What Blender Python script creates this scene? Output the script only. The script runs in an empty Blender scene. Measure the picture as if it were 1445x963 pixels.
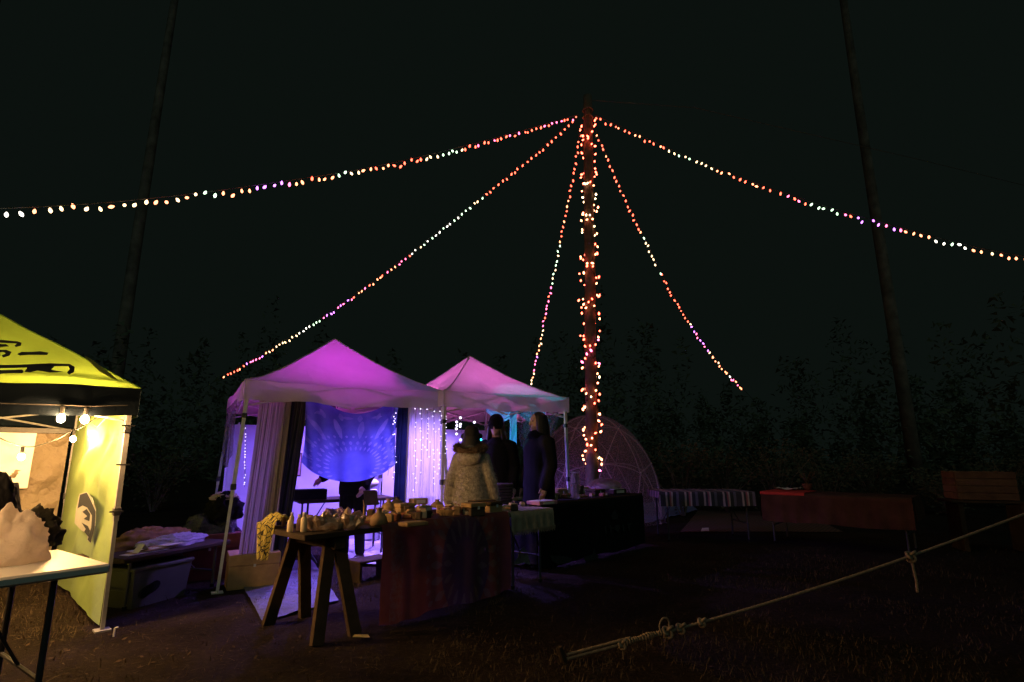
import bpy, bmesh, math, random
from mathutils import Vector, Matrix, noise

random.seed(11)
R = math.radians
sc = bpy.context.scene
C = sc.collection

# ------------------------------------------------------------------ camera, sky, fill sun, exposure
F = 780.0                                  # focal length in photo pixels (photo 1445 x 963)
CAM_Z = 1.26
PITCH = math.atan((645 - 481.5) / F)
cam_d = bpy.data.cameras.new('camera')
cam_d.sensor_width = 36.0
cam_d.lens = 36.0 * F / 1445.0
cam_d.clip_start = 0.05
cam_d.clip_end = 600
cam = bpy.data.objects.new('camera', cam_d)
C.objects.link(cam)
cam.location = (0, 0, CAM_Z)
cam.rotation_euler = (math.pi / 2 + PITCH, 0, 0)
sc.camera = cam

w = bpy.data.worlds.new('World')
sc.world = w
w.use_nodes = True
wn = w.node_tree
bgn = wn.nodes['Background']
bgn.inputs['Color'].default_value = (0.62, 1.0, 0.80, 1)     # overcast night sky, even in every direction
bgn.inputs['Strength'].default_value = 0.0055

fill_sun_d = bpy.data.lights.new('moon', 'SUN')  # wide soft sun added from behind the camera to lift unlit tones
fill_sun_d.energy = 0.15
fill_sun_d.angle = R(70)
fill_sun_d.color = (0.62, 1.0, 0.82)
moon = bpy.data.objects.new('moon', fill_sun_d)
C.objects.link(moon)
moon.rotation_euler = (R(40), 0, R(14))

sc.view_settings.view_transform = 'Standard'
sc.view_settings.look = 'None'
sc.view_settings.exposure = 0
sc.view_settings.gamma = 1
sc.render.engine = 'CYCLES'
sc.cycles.use_denoising = True
sc.cycles.max_bounces = 7
sc.cycles.transparent_max_bounces = 16
sc.cycles.sample_clamp_indirect = 3.0
sc.cycles.use_light_tree = True


def V(*a):
    return Vector(a)


def ray(px, py):
    x = (px - 722.5) / F
    y = -(py - 481.5) / F
    return Vector((x, math.cos(PITCH) - y * math.sin(PITCH), math.sin(PITCH) + y * math.cos(PITCH)))


def at(px, py, Y=None, Z=None):
    """a photo pixel as a point at forward distance Y or on the level Z"""
    d = ray(px, py)
    t = Y / d.y if Y is not None else (Z - CAM_Z) / d.z
    return Vector((0, 0, CAM_Z)) + d * t


def on_plane(px, py, p0, n):
    d = ray(px, py)
    o = Vector((0, 0, CAM_Z))
    return o + d * ((p0 - o).dot(n) / d.dot(n))


# ------------------------------------------------------------------ materials
MATS = {}


def srgb(r, g, b):
    f = lambda c: (c / 255 / 12.92) if c / 255 <= 0.04045 else ((c / 255 + 0.055) / 1.055) ** 2.4
    return (f(r), f(g), f(b))


class NT:
    """tiny node-expression helper"""
    def __init__(self, name):
        self.m = bpy.data.materials.new(name)
        self.m.use_nodes = True
        self.t = self.m.node_tree
        self.p = self.t.nodes['Principled BSDF']
        self.out = self.t.nodes['Material Output']

    def n(self, typ, **kw):
        nd = self.t.nodes.new(typ)
        for k, v in kw.items():
            setattr(nd, k, v)
        return nd

    def link(self, a, b):
        self.t.links.new(a, b)

    def put(self, sock, v):
        if isinstance(v, (int, float)):
            sock.default_value = v
        elif isinstance(v, (tuple, list)):
            sock.default_value = v
        else:
            self.link(v, sock)

    def math(self, op, a, b=0.0, c=None):
        nd = self.n('ShaderNodeMath', operation=op)
        self.put(nd.inputs[0], a)
        self.put(nd.inputs[1], b)
        if c is not None:
            self.put(nd.inputs[2], c)
        return nd.outputs[0]

    def mix(self, f, a, b):
        nd = self.n('ShaderNodeMix', data_type='RGBA')
        self.put(nd.inputs[0], f)
        for s, v in ((nd.inputs[6], a), (nd.inputs[7], b)):
            self.put(s, (*v, 1) if isinstance(v, tuple) and len(v) == 3 else v)
        return nd.outputs[2]

    def noise(self, scale, detail=4, vec=None, rough=0.6):
        nd = self.n('ShaderNodeTexNoise')
        nd.inputs['Scale'].default_value = scale
        nd.inputs['Detail'].default_value = detail
        nd.inputs['Roughness'].default_value = rough
        if vec is None:
            vec = self.n('ShaderNodeTexCoord').outputs['Object']
        self.link(vec, nd.inputs['Vector'])
        return nd.outputs[0]

    def uv(self):
        tc = self.n('ShaderNodeTexCoord')
        s = self.n('ShaderNodeSeparateXYZ')
        self.link(tc.outputs['UV'], s.inputs[0])
        return s.outputs[0], s.outputs[1]

    def bump(self, h, strength=0.3, dist=0.01):
        b = self.n('ShaderNodeBump')
        b.inputs['Strength'].default_value = strength
        b.inputs['Distance'].default_value = dist
        self.link(h, b.inputs['Height'])
        self.link(b.outputs[0], self.p.inputs['Normal'])
        return b.outputs[0]


def contrast(nt, s, lo, hi):
    nd = nt.n('ShaderNodeMapRange', clamp=True)
    nt.link(s, nd.inputs[0])
    nd.inputs[1].default_value = lo
    nd.inputs[2].default_value = hi
    return nd.outputs[0]


def finish(nt, col, trans=0.0, tcol=None, alpha=1.0):
    nt.put(nt.p.inputs['Base Color'], (*col, 1) if isinstance(col, tuple) else col)
    sh = nt.p.outputs[0]
    if trans:
        tr = nt.n('ShaderNodeBsdfTranslucent')
        c2 = tcol if tcol is not None else col
        nt.put(tr.inputs['Color'], (*c2, 1) if isinstance(c2, tuple) else c2)
        mx = nt.n('ShaderNodeMixShader')
        mx.inputs[0].default_value = trans
        nt.link(sh, mx.inputs[1])
        nt.link(tr.outputs[0], mx.inputs[2])
        sh = mx.outputs[0]
    if not isinstance(alpha, float) or alpha < 1:
        tp = nt.n('ShaderNodeBsdfTransparent')
        mx = nt.n('ShaderNodeMixShader')
        nt.put(mx.inputs[0], alpha)
        nt.link(tp.outputs[0], mx.inputs[1])
        nt.link(sh, mx.inputs[2])
        sh = mx.outputs[0]
    nt.link(sh, nt.out.inputs['Surface'])
    return nt.m


def mat(name, col, rough=0.85, var=0.3, scale=9.0, bump=0.25, bd=0.006, trans=0.0, metal=0.0, alpha=1.0, fine=None):
    if name in MATS:
        return MATS[name]
    nt = NT(name)
    nt.p.inputs['Roughness'].default_value = rough
    nt.p.inputs['Metallic'].default_value = metal
    if rough >= .8:
        nt.p.inputs['Specular IOR Level'].default_value = .12
    nz = nt.noise(scale, 6)
    f = contrast(nt, nz, 0.28, 0.72)
    c = nt.mix(f, tuple(x * (1 - var) for x in col), tuple(min(1, x * (1 + var * 0.6)) for x in col))
    if bump:
        nt.bump(nt.noise(fine or scale * 4, 5), bump, bd)
    m = finish(nt, c, trans, None, alpha)
    MATS[name] = m
    return m


def emit(name, rgb, strength=1.0):
    if name in MATS:
        return MATS[name]
    nt = NT(name)
    e = nt.n('ShaderNodeEmission')
    e.inputs['Color'].default_value = (*rgb, 1)
    e.inputs['Strength'].default_value = strength
    nt.link(e.outputs[0], nt.out.inputs['Surface'])
    MATS[name] = nt.m
    return nt.m


# ------------------------------------------------------------------ mesh helpers
class MB:
    def __init__(self):
        self.v = []
        self.f = []
        self.uv = {}

    def add(self, vs, fs, uvs=None):
        b = len(self.v)
        self.v += [tuple(p) for p in vs]
        for k, f in enumerate(fs):
            if uvs is not None:
                self.uv[len(self.f)] = [uvs[i] for i in f]
            self.f.append(tuple(i + b for i in f))
        return self

    def box(self, c, s, m=None, bev=0.0):
        x, y, z = s[0] / 2, s[1] / 2, s[2] / 2
        b = min(bev, x * .45, y * .45, z * .45)
        if b <= 0:
            vs = [V(i * x, j * y, k * z) for i in (-1, 1) for j in (-1, 1) for k in (-1, 1)]
            fs = [(0, 1, 3, 2), (4, 6, 7, 5), (0, 4, 5, 1), (2, 3, 7, 6), (0, 2, 6, 4), (1, 5, 7, 3)]
        else:
            bm = bmesh.new()
            bmesh.ops.create_cube(bm, size=1)
            for q in bm.verts:
                q.co = V(q.co.x * s[0], q.co.y * s[1], q.co.z * s[2])
            bmesh.ops.bevel(bm, geom=bm.edges[:], offset=b, segments=1, affect='EDGES')
            bm.verts.index_update()
            vs = [q.co.copy() for q in bm.verts]
            fs = [tuple(q.index for q in f.verts) for f in bm.faces]
            bm.free()
        c = Vector(c)
        vs = [(m @ p if m else p) + c for p in vs]
        return self.add(vs, fs)

    def tube(self, pts, rad, seg=8, cap=True):
        pts = [Vector(p) for p in pts]
        n = len(pts)
        if isinstance(rad, (int, float)):
            rad = [rad] * n
        vs, fs = [], []
        prev = None
        for i, p in enumerate(pts):
            t = (pts[min(i + 1, n - 1)] - pts[max(i - 1, 0)])
            if t.length < 1e-9:
                t = V(0, 0, 1)
            t.normalize()
            if prev is None:
                a = V(1, 0, 0) if abs(t.x) < .8 else V(0, 1, 0)
                u = t.cross(a).normalized()
            else:
                u = (prev - t * prev.dot(t))
                u = u.normalized() if u.length > 1e-6 else t.orthogonal().normalized()
            prev = u
            v = t.cross(u)
            for k in range(seg):
                an = 2 * math.pi * k / seg
                vs.append(p + (u * math.cos(an) + v * math.sin(an)) * rad[i])
        for i in range(n - 1):
            for k in range(seg):
                a, b = i * seg + k, i * seg + (k + 1) % seg
                fs.append((a, b, b + seg, a + seg))
        if cap:
            fs.append(tuple(range(seg - 1, -1, -1)))
            fs.append(tuple((n - 1) * seg + k for k in range(seg)))
        return self.add(vs, fs)

    def limb(self, pts, rad, seg=12):
        """tube with rounded ends, for body volumes"""
        pts = [Vector(p) for p in pts]
        P, Q = [], []
        d0 = (pts[0] - pts[1]).normalized()
        d1 = (pts[-1] - pts[-2]).normalized()
        for a in (85, 60, 30):
            P.append(pts[0] + d0 * rad[0] * math.sin(R(a)))
            Q.append(rad[0] * math.cos(R(a)))
        P += pts
        Q += list(rad)
        for a in (30, 60, 85):
            P.append(pts[-1] + d1 * rad[-1] * math.sin(R(a)))
            Q.append(rad[-1] * math.cos(R(a)))
        return self.tube(P, Q, seg)

    def ell(self, c, r, m=None, seg=16, rings=10):
        c = Vector(c)
        vs = [V(0, 0, -r[2])]
        for i in range(1, rings):
            ph = -math.pi / 2 + math.pi * i / rings
            for k in range(seg):
                an = 2 * math.pi * k / seg
                vs.append(V(r[0] * math.cos(ph) * math.cos(an), r[1] * math.cos(ph) * math.sin(an), r[2] * math.sin(ph)))
        vs.append(V(0, 0, r[2]))
        fs = []
        for k in range(seg):
            fs.append((0, 1 + (k + 1) % seg, 1 + k))
        for i in range(rings - 2):
            for k in range(seg):
                a, b = 1 + i * seg + k, 1 + i * seg + (k + 1) % seg
                fs.append((a, b, b + seg, a + seg))
        L = len(vs) - 1
        o = 1 + (rings - 2) * seg
        for k in range(seg):
            fs.append((L, o + k, o + (k + 1) % seg))
        return self.add([(m @ p if m else p) + c for p in vs], fs)

    def loft(self, secs, seg=20, cap=True):
        """stacked ellipses: (cx, cy, z, rx, ry)"""
        vs, fs = [], []
        for (cx, cy, z, rx, ry) in secs:
            for k in range(seg):
                an = 2 * math.pi * k / seg
                vs.append(V(cx + rx * math.cos(an), cy + ry * math.sin(an), z))
        for i in range(len(secs) - 1):
            for k in range(seg):
                a, b = i * seg + k, i * seg + (k + 1) % seg
                fs.append((a, b, b + seg, a + seg))
        if cap:
            fs.append(tuple(range(seg - 1, -1, -1)))
            fs.append(tuple((len(secs) - 1) * seg + k for k in range(seg)))
        return self.add(vs, fs)

    def lathe(self, prof, c=(0, 0, 0), seg=14):
        return self.loft([(c[0], c[1], c[2] + z, r, r) for r, z in prof], seg)

    def sheet(self, fn, nu, nv):
        vs, uvs, fs = [], [], []
        for j in range(nv + 1):
            for i in range(nu + 1):
                u, v = i / nu, j / nv
                vs.append(fn(u, v))
                uvs.append((u, v))
        for j in range(nv):
            for i in range(nu):
                a = j * (nu + 1) + i
                fs.append((a, a + 1, a + nu + 2, a + nu + 1))
        return self.add(vs, fs, uvs)

    def poly(self, pts):
        return self.add(pts, [tuple(range(len(pts)))])

    def prism(self, pts, off):
        """closed slab from an outline and a thickness vector"""
        n = len(pts)
        pts = [Vector(p) for p in pts]
        vs = pts + [p + off for p in pts]
        fs = [tuple(range(n - 1, -1, -1)), tuple(range(n, 2 * n))]
        fs += [(i, (i + 1) % n, n + (i + 1) % n, n + i) for i in range(n)]
        return self.add(vs, fs)

    def mesh(self, name, material=None, smooth=False):
        me = bpy.data.meshes.new(name)
        me.from_pydata(self.v, [], self.f)
        if self.uv:
            lay = me.uv_layers.new(name='UVMap')
            for p in me.polygons:
                us = self.uv.get(p.index)
                if us:
                    for li, q in zip(p.loop_indices, us):
                        lay.data[li].uv = q
        if smooth:
            me.polygons.foreach_set('use_smooth', [True] * len(me.polygons))
        if material:
            me.materials.append(material)
        me.update()
        return me

    def build(self, name, material, parent=None, smooth=False):
        return link(name, self.mesh(name, material, smooth), parent)


def link(name, me, parent=None):
    o = bpy.data.objects.new(name, me)
    C.objects.link(o)
    if parent is not None:
        o.parent = parent
        if getattr(parent, '_', None) is None and parent.type == 'EMPTY' or parent.type == 'MESH':
            # parts are modelled in world space: cancel the chain of parent transforms
            m = Matrix.Identity(4)
            q = parent
            chain = []
            while q is not None:
                chain.append(Matrix.LocRotScale(q.location, q.rotation_euler, q.scale) if not q.get('_wm') else Matrix.Identity(4))
                q = q.parent
            root = parent
            while root.parent is not None:
                root = root.parent
            if parent == root:
                o.matrix_parent_inverse = Matrix.LocRotScale(root.location, root.rotation_euler, root.scale).inverted()
    return o


def tag(o, label=None, cat=None, group=None, kind=None):
    if label:
        o['label'] = label
    if cat:
        o['category'] = cat
    if group:
        o['group'] = group
    if kind:
        o['kind'] = kind
    return o


def thing(name, label, cat, loc=(0, 0, 0), group=None):
    """an Empty at the thing's base; its parts are modelled in world space"""
    o = bpy.data.objects.new(name, None)
    o.empty_display_size = 0.1
    C.objects.link(o)
    o.location = loc
    return tag(o, label, cat, group)


def lamp(parent, loc, col, power, radius=0.05, spot=None, direction=None, name='lamp_light'):
    d = bpy.data.lights.new(name, 'SPOT' if spot else 'POINT')
    d.color = col
    d.energy = power
    d.shadow_soft_size = radius
    if spot:
        d.spot_size = spot
        d.spot_blend = 0.6
    o = link(name, d, parent)
    o.location = loc
    if direction is not None:
        o.rotation_euler = Vector(direction).to_track_quat('-Z', 'Y').to_euler()
    return o


def remesh(o, vox=0.014, sm=3):
    m = o.modifiers.new('remesh', 'REMESH')
    m.mode = 'VOXEL'
    m.voxel_size = vox
    m.use_smooth_shade = True
    if sm:
        s = o.modifiers.new('smooth', 'SMOOTH')
        s.iterations = sm
        s.factor = 0.5
    return o


def frame2(u2):
    """unit vectors along and behind for a ground direction"""
    u = Vector((u2[0], u2[1], 0)).normalized()
    return u, Vector((-u.y, u.x, 0))


def rotz(u):
    return Matrix(((u.x, -u.y, 0), (u.y, u.x, 0), (0, 0, 1)))


def nz(p, s=1.0, o=0.0):
    return noise.noise(Vector(p) * s + V(o, o * 1.7, o * .6))


# ------------------------------------------------------------------ base materials
M_soil = None
nt = NT('soil')
n1 = nt.noise(1.3, 6)
n2 = nt.noise(24, 8, rough=.75)
c = nt.mix(contrast(nt, n1, .35, .68), (0.018, 0.0125, 0.009), (0.040, 0.027, 0.019))
c = nt.mix(contrast(nt, n2, .5, .75), c, (0.065, 0.045, 0.031))
nt.bump(nt.noise(28, 8, rough=.8), 1.0, .06)
nt.p.inputs['Roughness'].default_value = .95
nt.p.inputs['Specular IOR Level'].default_value = .08
M_soil = finish(nt, c)
M_grass = mat('dry_grass', (0.095, 0.068, 0.04), .9, .7, 3, 0)
M_bark = mat('bark', (0.215, 0.18, 0.15), .95, .6, 2, .8, .02)
M_leaf = mat('needles', (0.10, 0.12, 0.085), .8, .5, 2, 0, trans=.2)
M_shrub = mat('shrub_leaf', (0.10, 0.085, 0.045), .7, .5, 4, 0, trans=.25)
M_pole = mat('weathered_pole', (0.16, 0.11, 0.08), .85, .5, 7, .7, .012, fine=22)
M_wire = mat('black_wire', (0.02, 0.02, 0.02), .6, .1, 20, 0)
M_steel = mat('white_steel', (0.62, 0.62, 0.62), .4, .15, 15, .05)
M_steel_d = mat('dark_steel', (0.05, 0.05, 0.055), .45, .3, 15, .05)
M_black = mat('black_cloth', (0.009, 0.010, 0.010), .9, .4, 8, .2)
M_wood = mat('rough_wood', (0.075, 0.048, 0.029), .85, .45, 6, .5, .006, fine=30)
M_wood_d = mat('dark_wood', (0.05, 0.034, 0.022), .8, .45, 6, .5, .006, fine=30)
M_plastic_w = mat('white_plastic', (0.78, 0.76, 0.72), .45, .06, 4, .03)
M_paper = mat('paper', (0.66, 0.62, 0.54), .8, .15, 9, .05)

# ------------------------------------------------------------------ setting: ground, grass, forest
mb = MB()


def gz(x, y):
    r = math.hypot(x, y - 6)
    k = min(1, max(0, (r - 14) / 10))
    return 0.025 * nz((x, y, 0), .6) * min(1, r / 4) * .6 + 0.5 * k * nz((x, y, 3), .12)


mb.sheet(lambda u, v: V((u - .5) * 44, -4 + v * 44, gz((u - .5) * 44, -4 + v * 44)), 150, 150)
g = mb.build('ground', M_soil, None, True)
tag(g, 'dark trodden soil of the camp clearing', 'ground', kind='structure')
mb = MB()
mb.sheet(lambda u, v: V((u - .5) * 400, (v - .5) * 400, -.75), 4, 4)
tag(mb.build('terrain', M_soil), 'dark forest floor reaching into the distance', 'terrain', kind='structure')

# short dry grass and straw
mb = MB()
rg = random.Random(3)
for k in range(75000):
    if k < 60000:
        y = 2.6 + 5.5 * rg.random() ** 1.5
        x = (rg.random() - .5) * (2.1 * y + 1)
    else:
        x = -7 + 15 * rg.random()
        y = 5 + 9 * rg.random()
    if nz((x, y, 0), .9, 4) + .5 * nz((x, y, 0), 3.1, 9) < .05 and rg.random() < .85:
        continue
    h = .014 + .045 * rg.random() ** 2
    flat = rg.random() < .45
    a = rg.random() * 6.283
    d = V(math.cos(a), math.sin(a), 0)
    s = V(-d.y, d.x, 0) * (.0022 + .002 * rg.random())
    p = V(x, y, gz(x, y) - .002)
    tip = p + d * (h * (2.2 if flat else .6)) + V(0, 0, .008 if flat else h)
    b = len(mb.v)
    mb.v += [tuple(p - s), tuple(p + s), tuple(tip)]
    mb.f.append((b, b + 1, b + 2))
tag(mb.build('grass', M_grass), 'short dry grass and straw strewn over the soil', 'grass', kind='stuff')


# fallen leaves and scraps of bark
mb = MB()
for k in range(2600):
    y = 2.7 + 8 * rg.random() ** 1.4
    x = (rg.random() - .5) * (2.1 * y + 1)
    if nz((x, y, 0), 1.3, 12) < -.05:
        continue
    a = rg.random() * 6.283
    L = .006 + .016 * rg.random()
    d, n_ = V(math.cos(a), math.sin(a), rg.gauss(0, .25)) * L, V(-math.sin(a), math.cos(a), rg.gauss(0, .25)) * L * .45
    p = V(x, y, gz(x, y) + .010)
    b = len(mb.v)
    mb.v += [tuple(p - d), tuple(p + n_), tuple(p + d), tuple(p - n_)]
    mb.f.append((b, b + 1, b + 2, b + 3))
tag(mb.build('leaf_litter', mat('dead_leaf', (.075, .048, .028), .9, .7, 2.5, 0)), 'fallen leaves and bark scraps scattered over the soil', 'litter', kind='stuff')


def conifer_mesh(seed, h, r, base):
    rr = random.Random(seed)
    t = MB()
    pts, rad = [], []
    for i in range(9):
        q = i / 8
        pts.append(V(.12 * math.sin(q * 5 + seed), .12 * math.cos(q * 4 + seed) - .12, h * q - (.8 if i == 0 else 0)))
        rad.append((.04 + .24 * (1 - q) ** .9))
    t.tube(pts, rad, 10)
    c = MB()
    z = base
    lump = [rr.random() for _ in range(60)]
    while z < h:
        q = (z - base) / (h - base)
        L = r * (1 - q) ** .7 * (.55 + .6 * lump[int(z) % 60]) * min(1, .45 + 3 * q) + .25
        for k in range(9):
            a = rr.random() * 6.283
            d = V(math.cos(a), math.sin(a), 0)
            s = V(-d.y, d.x, 0)
            Lk = L * (.45 + .65 * rr.random())
            droop = .15 + .45 * rr.random()
            for m in range(16):
                f = ((m + rr.random()) / 16) ** .8
                o = V(0, 0, z) + d * Lk * f + s * rr.gauss(0, .22) * Lk * .4 + V(0, 0, -droop * Lk * f * f + rr.gauss(0, .18))
                v1 = V(rr.gauss(0, 1), rr.gauss(0, 1), rr.gauss(-.5, .6)).normalized() * (.22 + .3 * rr.random())
                v2 = (d * .3 + s * rr.gauss(0, .5) + V(0, 0, -.25)) * (.25 + .35 * rr.random())
                b = len(c.v)
                c.v += [tuple(o), tuple(o + v1), tuple(o + v2)]
                c.f.append((b, b + 1, b + 2))
        z += .30 + .2 * rr.random()
    return t.mesh('trunk', M_bark, True), c.mesh('crown', M_leaf)


variants = [conifer_mesh(3, 46, 4.6, 27), conifer_mesh(5, 44, 4.2, 27)]
tree_spots = [(1272, 23, 0, 1.0), (160, 25, 1, 1.08), (1640, 17, 1, .85), (-130, 22, 0, 1.0)]   # px, distance, variant, scale
tree_label = ['tall conifer with a long bare trunk rising behind the far right table',
              'tall conifer with a long bare trunk standing behind the green canopy tent',
              'near conifer with bare trunk holding the long right light string',
              'near conifer at the edge of the clearing beyond the green tent']
tree_pos = []
for i, (px, Y, vi, s) in enumerate(tree_spots):
    x = (px - 722.5) / F * Y
    t = thing('conifer_tree', tree_label[i], 'tree', (x, Y, -.3), 'conifers ringing the clearing')
    t.rotation_euler = (0, 0, i * 1.7)
    t.scale = (s, s, s)
    for nm, me in zip(('trunk', 'crown'), variants[vi]):
        o = bpy.data.objects.new(nm, me)
        C.objects.link(o)
        o.parent = t
    tree_pos.append(V(x, Y, 0))


# far-off wood closing the clearing, ragged against the sky
fw = MB()
rr = random.Random(77)
for k in range(520):
    a = R(-62 + 124 * rr.random())
    D_ = 27 + 16 * rr.random()
    bx, by = math.sin(a) * D_, math.cos(a) * D_
    H_ = (2.5 + 7.5 * rr.random() ** 1.6) * (.7 + .5 * (.5 + nz((a * 3, 0, 0), 1.3)))
    for m in range(150):
        f = rr.random() ** .8
        z = H_ * f
        rad = (.25 + .2 * H_ * (1 - f)) * rr.random() ** .5
        an = rr.random() * 6.283
        o = V(bx + math.cos(an) * rad, by + math.sin(an) * rad, z - .6)
        v1 = V(rr.gauss(0, 1), rr.gauss(0, 1), rr.gauss(-.3, .7)).normalized() * (.1 + .22 * rr.random())
        v2 = V(rr.gauss(0, 1), rr.gauss(0, 1), rr.gauss(-.3, .7)).normalized() * (.1 + .22 * rr.random())
        b = len(fw.v)
        fw.v += [tuple(o), tuple(o + v1), tuple(o + v2)]
        fw.f.append((b, b + 1, b + 2))
tag(fw.build('forest', mat('far_leaves', (.13, .15, .10), .8, .5, .3, 0, trans=.2)), 'dark ragged wood closing the far side of the clearing', 'forest', kind='stuff')


def shrub(px, Y, h, r, label, seed):
    rr = random.Random(seed)
    x = (px - 722.5) / F * Y
    t = thing('shrub', label, 'shrub', (x, Y, 0), 'undergrowth behind the far tables')
    st, lf = MB(), MB()
    for k in range(16):
        a = rr.random() * 6.283
        rad = r * (.3 + .7 * rr.random())
        hh = h * (.55 + .5 * rr.random())
        pts = [V(x, Y, -.1), V(x + math.cos(a) * rad * .4, Y + math.sin(a) * rad * .4, hh * .6),
               V(x + math.cos(a) * rad, Y + math.sin(a) * rad, hh)]
        st.tube(pts, [.014, .009, .004], 5)
        for m in range(55):
            f = .25 + .8 * rr.random()
            p = pts[1].lerp(pts[2], min(1, f)) if f > .5 else pts[0].lerp(pts[1], f * 2)
            p = p + V(rr.gauss(0, .14), rr.gauss(0, .14), rr.gauss(0, .12))
            p.z = max(.05, p.z)
            d = V(rr.gauss(0, 1), rr.gauss(0, 1), rr.gauss(0, .6)).normalized()
            s = d.orthogonal().normalized()
            L = .05 + .07 * rr.random()
            b = len(lf.v)
            lf.v += [tuple(p), tuple(p + d * L * .5 + s * L * .28), tuple(p + d * L), tuple(p + d * L * .5 - s * L * .28)]
            lf.f.append((b, b + 1, b + 2, b + 3))
    st.build('stem', M_bark, t)
    lf.build('foliage', M_shrub, t)


for k, a in enumerate([(955, 12.6, 1.45, .8, 'leafy shrub beside the right rim of the mesh dome'),
                       (1015, 13.2, 1.35, .9, 'leafy shrub behind the middle of the striped blanket'),
                       (1085, 12.4, 1.6, .9, 'tall shrub behind the red cloth on the long table'),
                       (1150, 12.8, 1.45, .85, 'shrub behind the potted plant on the long table'),
                       (1215, 13.6, 1.2, .8, 'low shrub behind the brown end of the long table'),
                       (1320, 12.8, 1.0, .8, 'low shrub to the left of the wooden crate'),
                       (880, 16.0, 1.5, .9, 'shrub seen through the mesh dome'),
                       (235, 13.5, 1.5, 1.0, 'shrub in the gap between the lime tent and the larger tent'),
                       (1400, 14.5, 1.3, 1.0, 'shrub behind the wooden crate')]):
    shrub(*a, seed=40 + k)

# ------------------------------------------------------------------ light pole
PX, PY = at(833, 645, Y=9.2).x, 9.2
ptop = at(829, 136, Y=9.2)
pl = thing('light_pole', 'tall weathered log pole wrapped in coloured bulbs', 'pole', (PX, PY, 0))
pts, rad = [], []
for i in range(24):
    q = i / 23
    p = V(PX, PY, -.4).lerp(V(ptop.x, PY, ptop.z), q)
    p += V(.02 * nz((q * 3, 0, 1), 2), .02 * nz((q * 3, 5, 1), 2), 0)
    pts.append(p)
    rad.append(.108 - .030 * q + .008 * nz((q * 9, 2, 2), 3))
MB().tube(pts, rad, 14).build('shaft', M_pole, pl, True)


def pole_at(z):
    q = (z + .4) / (ptop.z + .4)
    return V(PX + (ptop.x - PX) * q, PY, z), .108 - .030 * q


M_rope = mat('rope', (.27, .20, .135), .9, .4, 40, .6, .004)
for z in (ptop.z - .30, ptop.z - .45):
    c0, r0 = pole_at(z)
    MB().tube([c0 + V(math.cos(a) * (r0 + .012), math.sin(a) * (r0 + .012), .01 * math.sin(a * 3)) for a in [k * 2 * math.pi / 20 for k in range(21)]], .012, 6).build('rope_lashing', M_rope, pl)

# ------------------------------------------------------------------ string lights
BULB = {'red': (7.5, 0.7, 0.36), 'orange': (6.2, 1.7, .75), 'warm': (4.4, 2.9, 1.5), 'mint': (2.6, 4.0, 2.5),
        'violet': (3.4, .9, 5), 'pink': (6.5, .8, 1.9), 'white': (4.2, 3.9, 3.3)}


def bulb_mesh(col, s=1.0, gain=1.0):
    key = 'bulb_%s_%s_%s' % (col, s, gain)
    if key in MATS:
        return MATS[key]
    b = MB()
    b.lathe([(.006, .032), (.010, .026), (.018, .012), (.0225, -.004), (.021, -.018), (.013, -.033), (.003, -.041)], seg=8)
    b.v = [(x * s, y * s, z * s) for x, y, z in b.v]
    me = b.mesh('bulb', emit('bulb_glow_%s_%s' % (col, gain), BULB[col], gain), True)
    MATS[key] = me
    return me


def catmull(P, n=24):
    out = []
    Q = [P[0] * 2 - P[1]] + P + [P[-1] * 2 - P[-2]]
    for i in range(1, len(Q) - 2):
        for k in range(n):
            t = k / n
            a, b, c, d = Q[i - 1], Q[i], Q[i + 1], Q[i + 2]
            out.append(.5 * (2 * b + (c - a) * t + (2 * a - 5 * b + 4 * c - d) * t * t + (3 * b - a - 3 * c + d) * t ** 3))
    out.append(P[-1])
    return out


def along(curve, step, start=0.0):
    res, need = [], start
    acc = 0.0
    for a, b in zip(curve, curve[1:]):
        L = (b - a).length
        while acc + L >= need:
            res.append(a.lerp(b, (need - acc) / max(L, 1e-9)))
            need += step
        acc += L
    return res


def pick(bands, q, rr):
    for lim, cols in bands:
        if q <= lim:
            return rr.choice(cols)
    return bands[-1][1][0]


def light_string(label, P, bands, step=.10, tail=None, s=.68, seed=1, lit=None):
    rr = random.Random(seed)
    curve = catmull(P)
    t = thing('string_light', label, 'string light', tuple(P[0]), 'bulb strings fanning out from the log pole')
    wire = list(curve)
    if tail:
        wire += [Vector(q) for q in tail]
    MB().tube([p + V(0, 0, .045) for p in wire], .005, 5).build('wire', M_wire, t)
    B = along(curve, step, .05)
    n = len(B)
    for i, p in enumerate(B):
        if rr.random() < .012:
            continue
        o = link('bulb', bulb_mesh(pick(bands, i / n, rr), s), t)
        k = s * (.85 + .3 * rr.random())
        o.location = p + V(rr.gauss(0, .012), rr.gauss(0, .012), rr.gauss(0, .014))
        o.rotation_euler = (rr.gauss(0, .45), rr.gauss(0, .45), 0)
        o.scale = (.92 + .16 * rr.random(),) * 3
    return n


TOPD = 9.2
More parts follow.
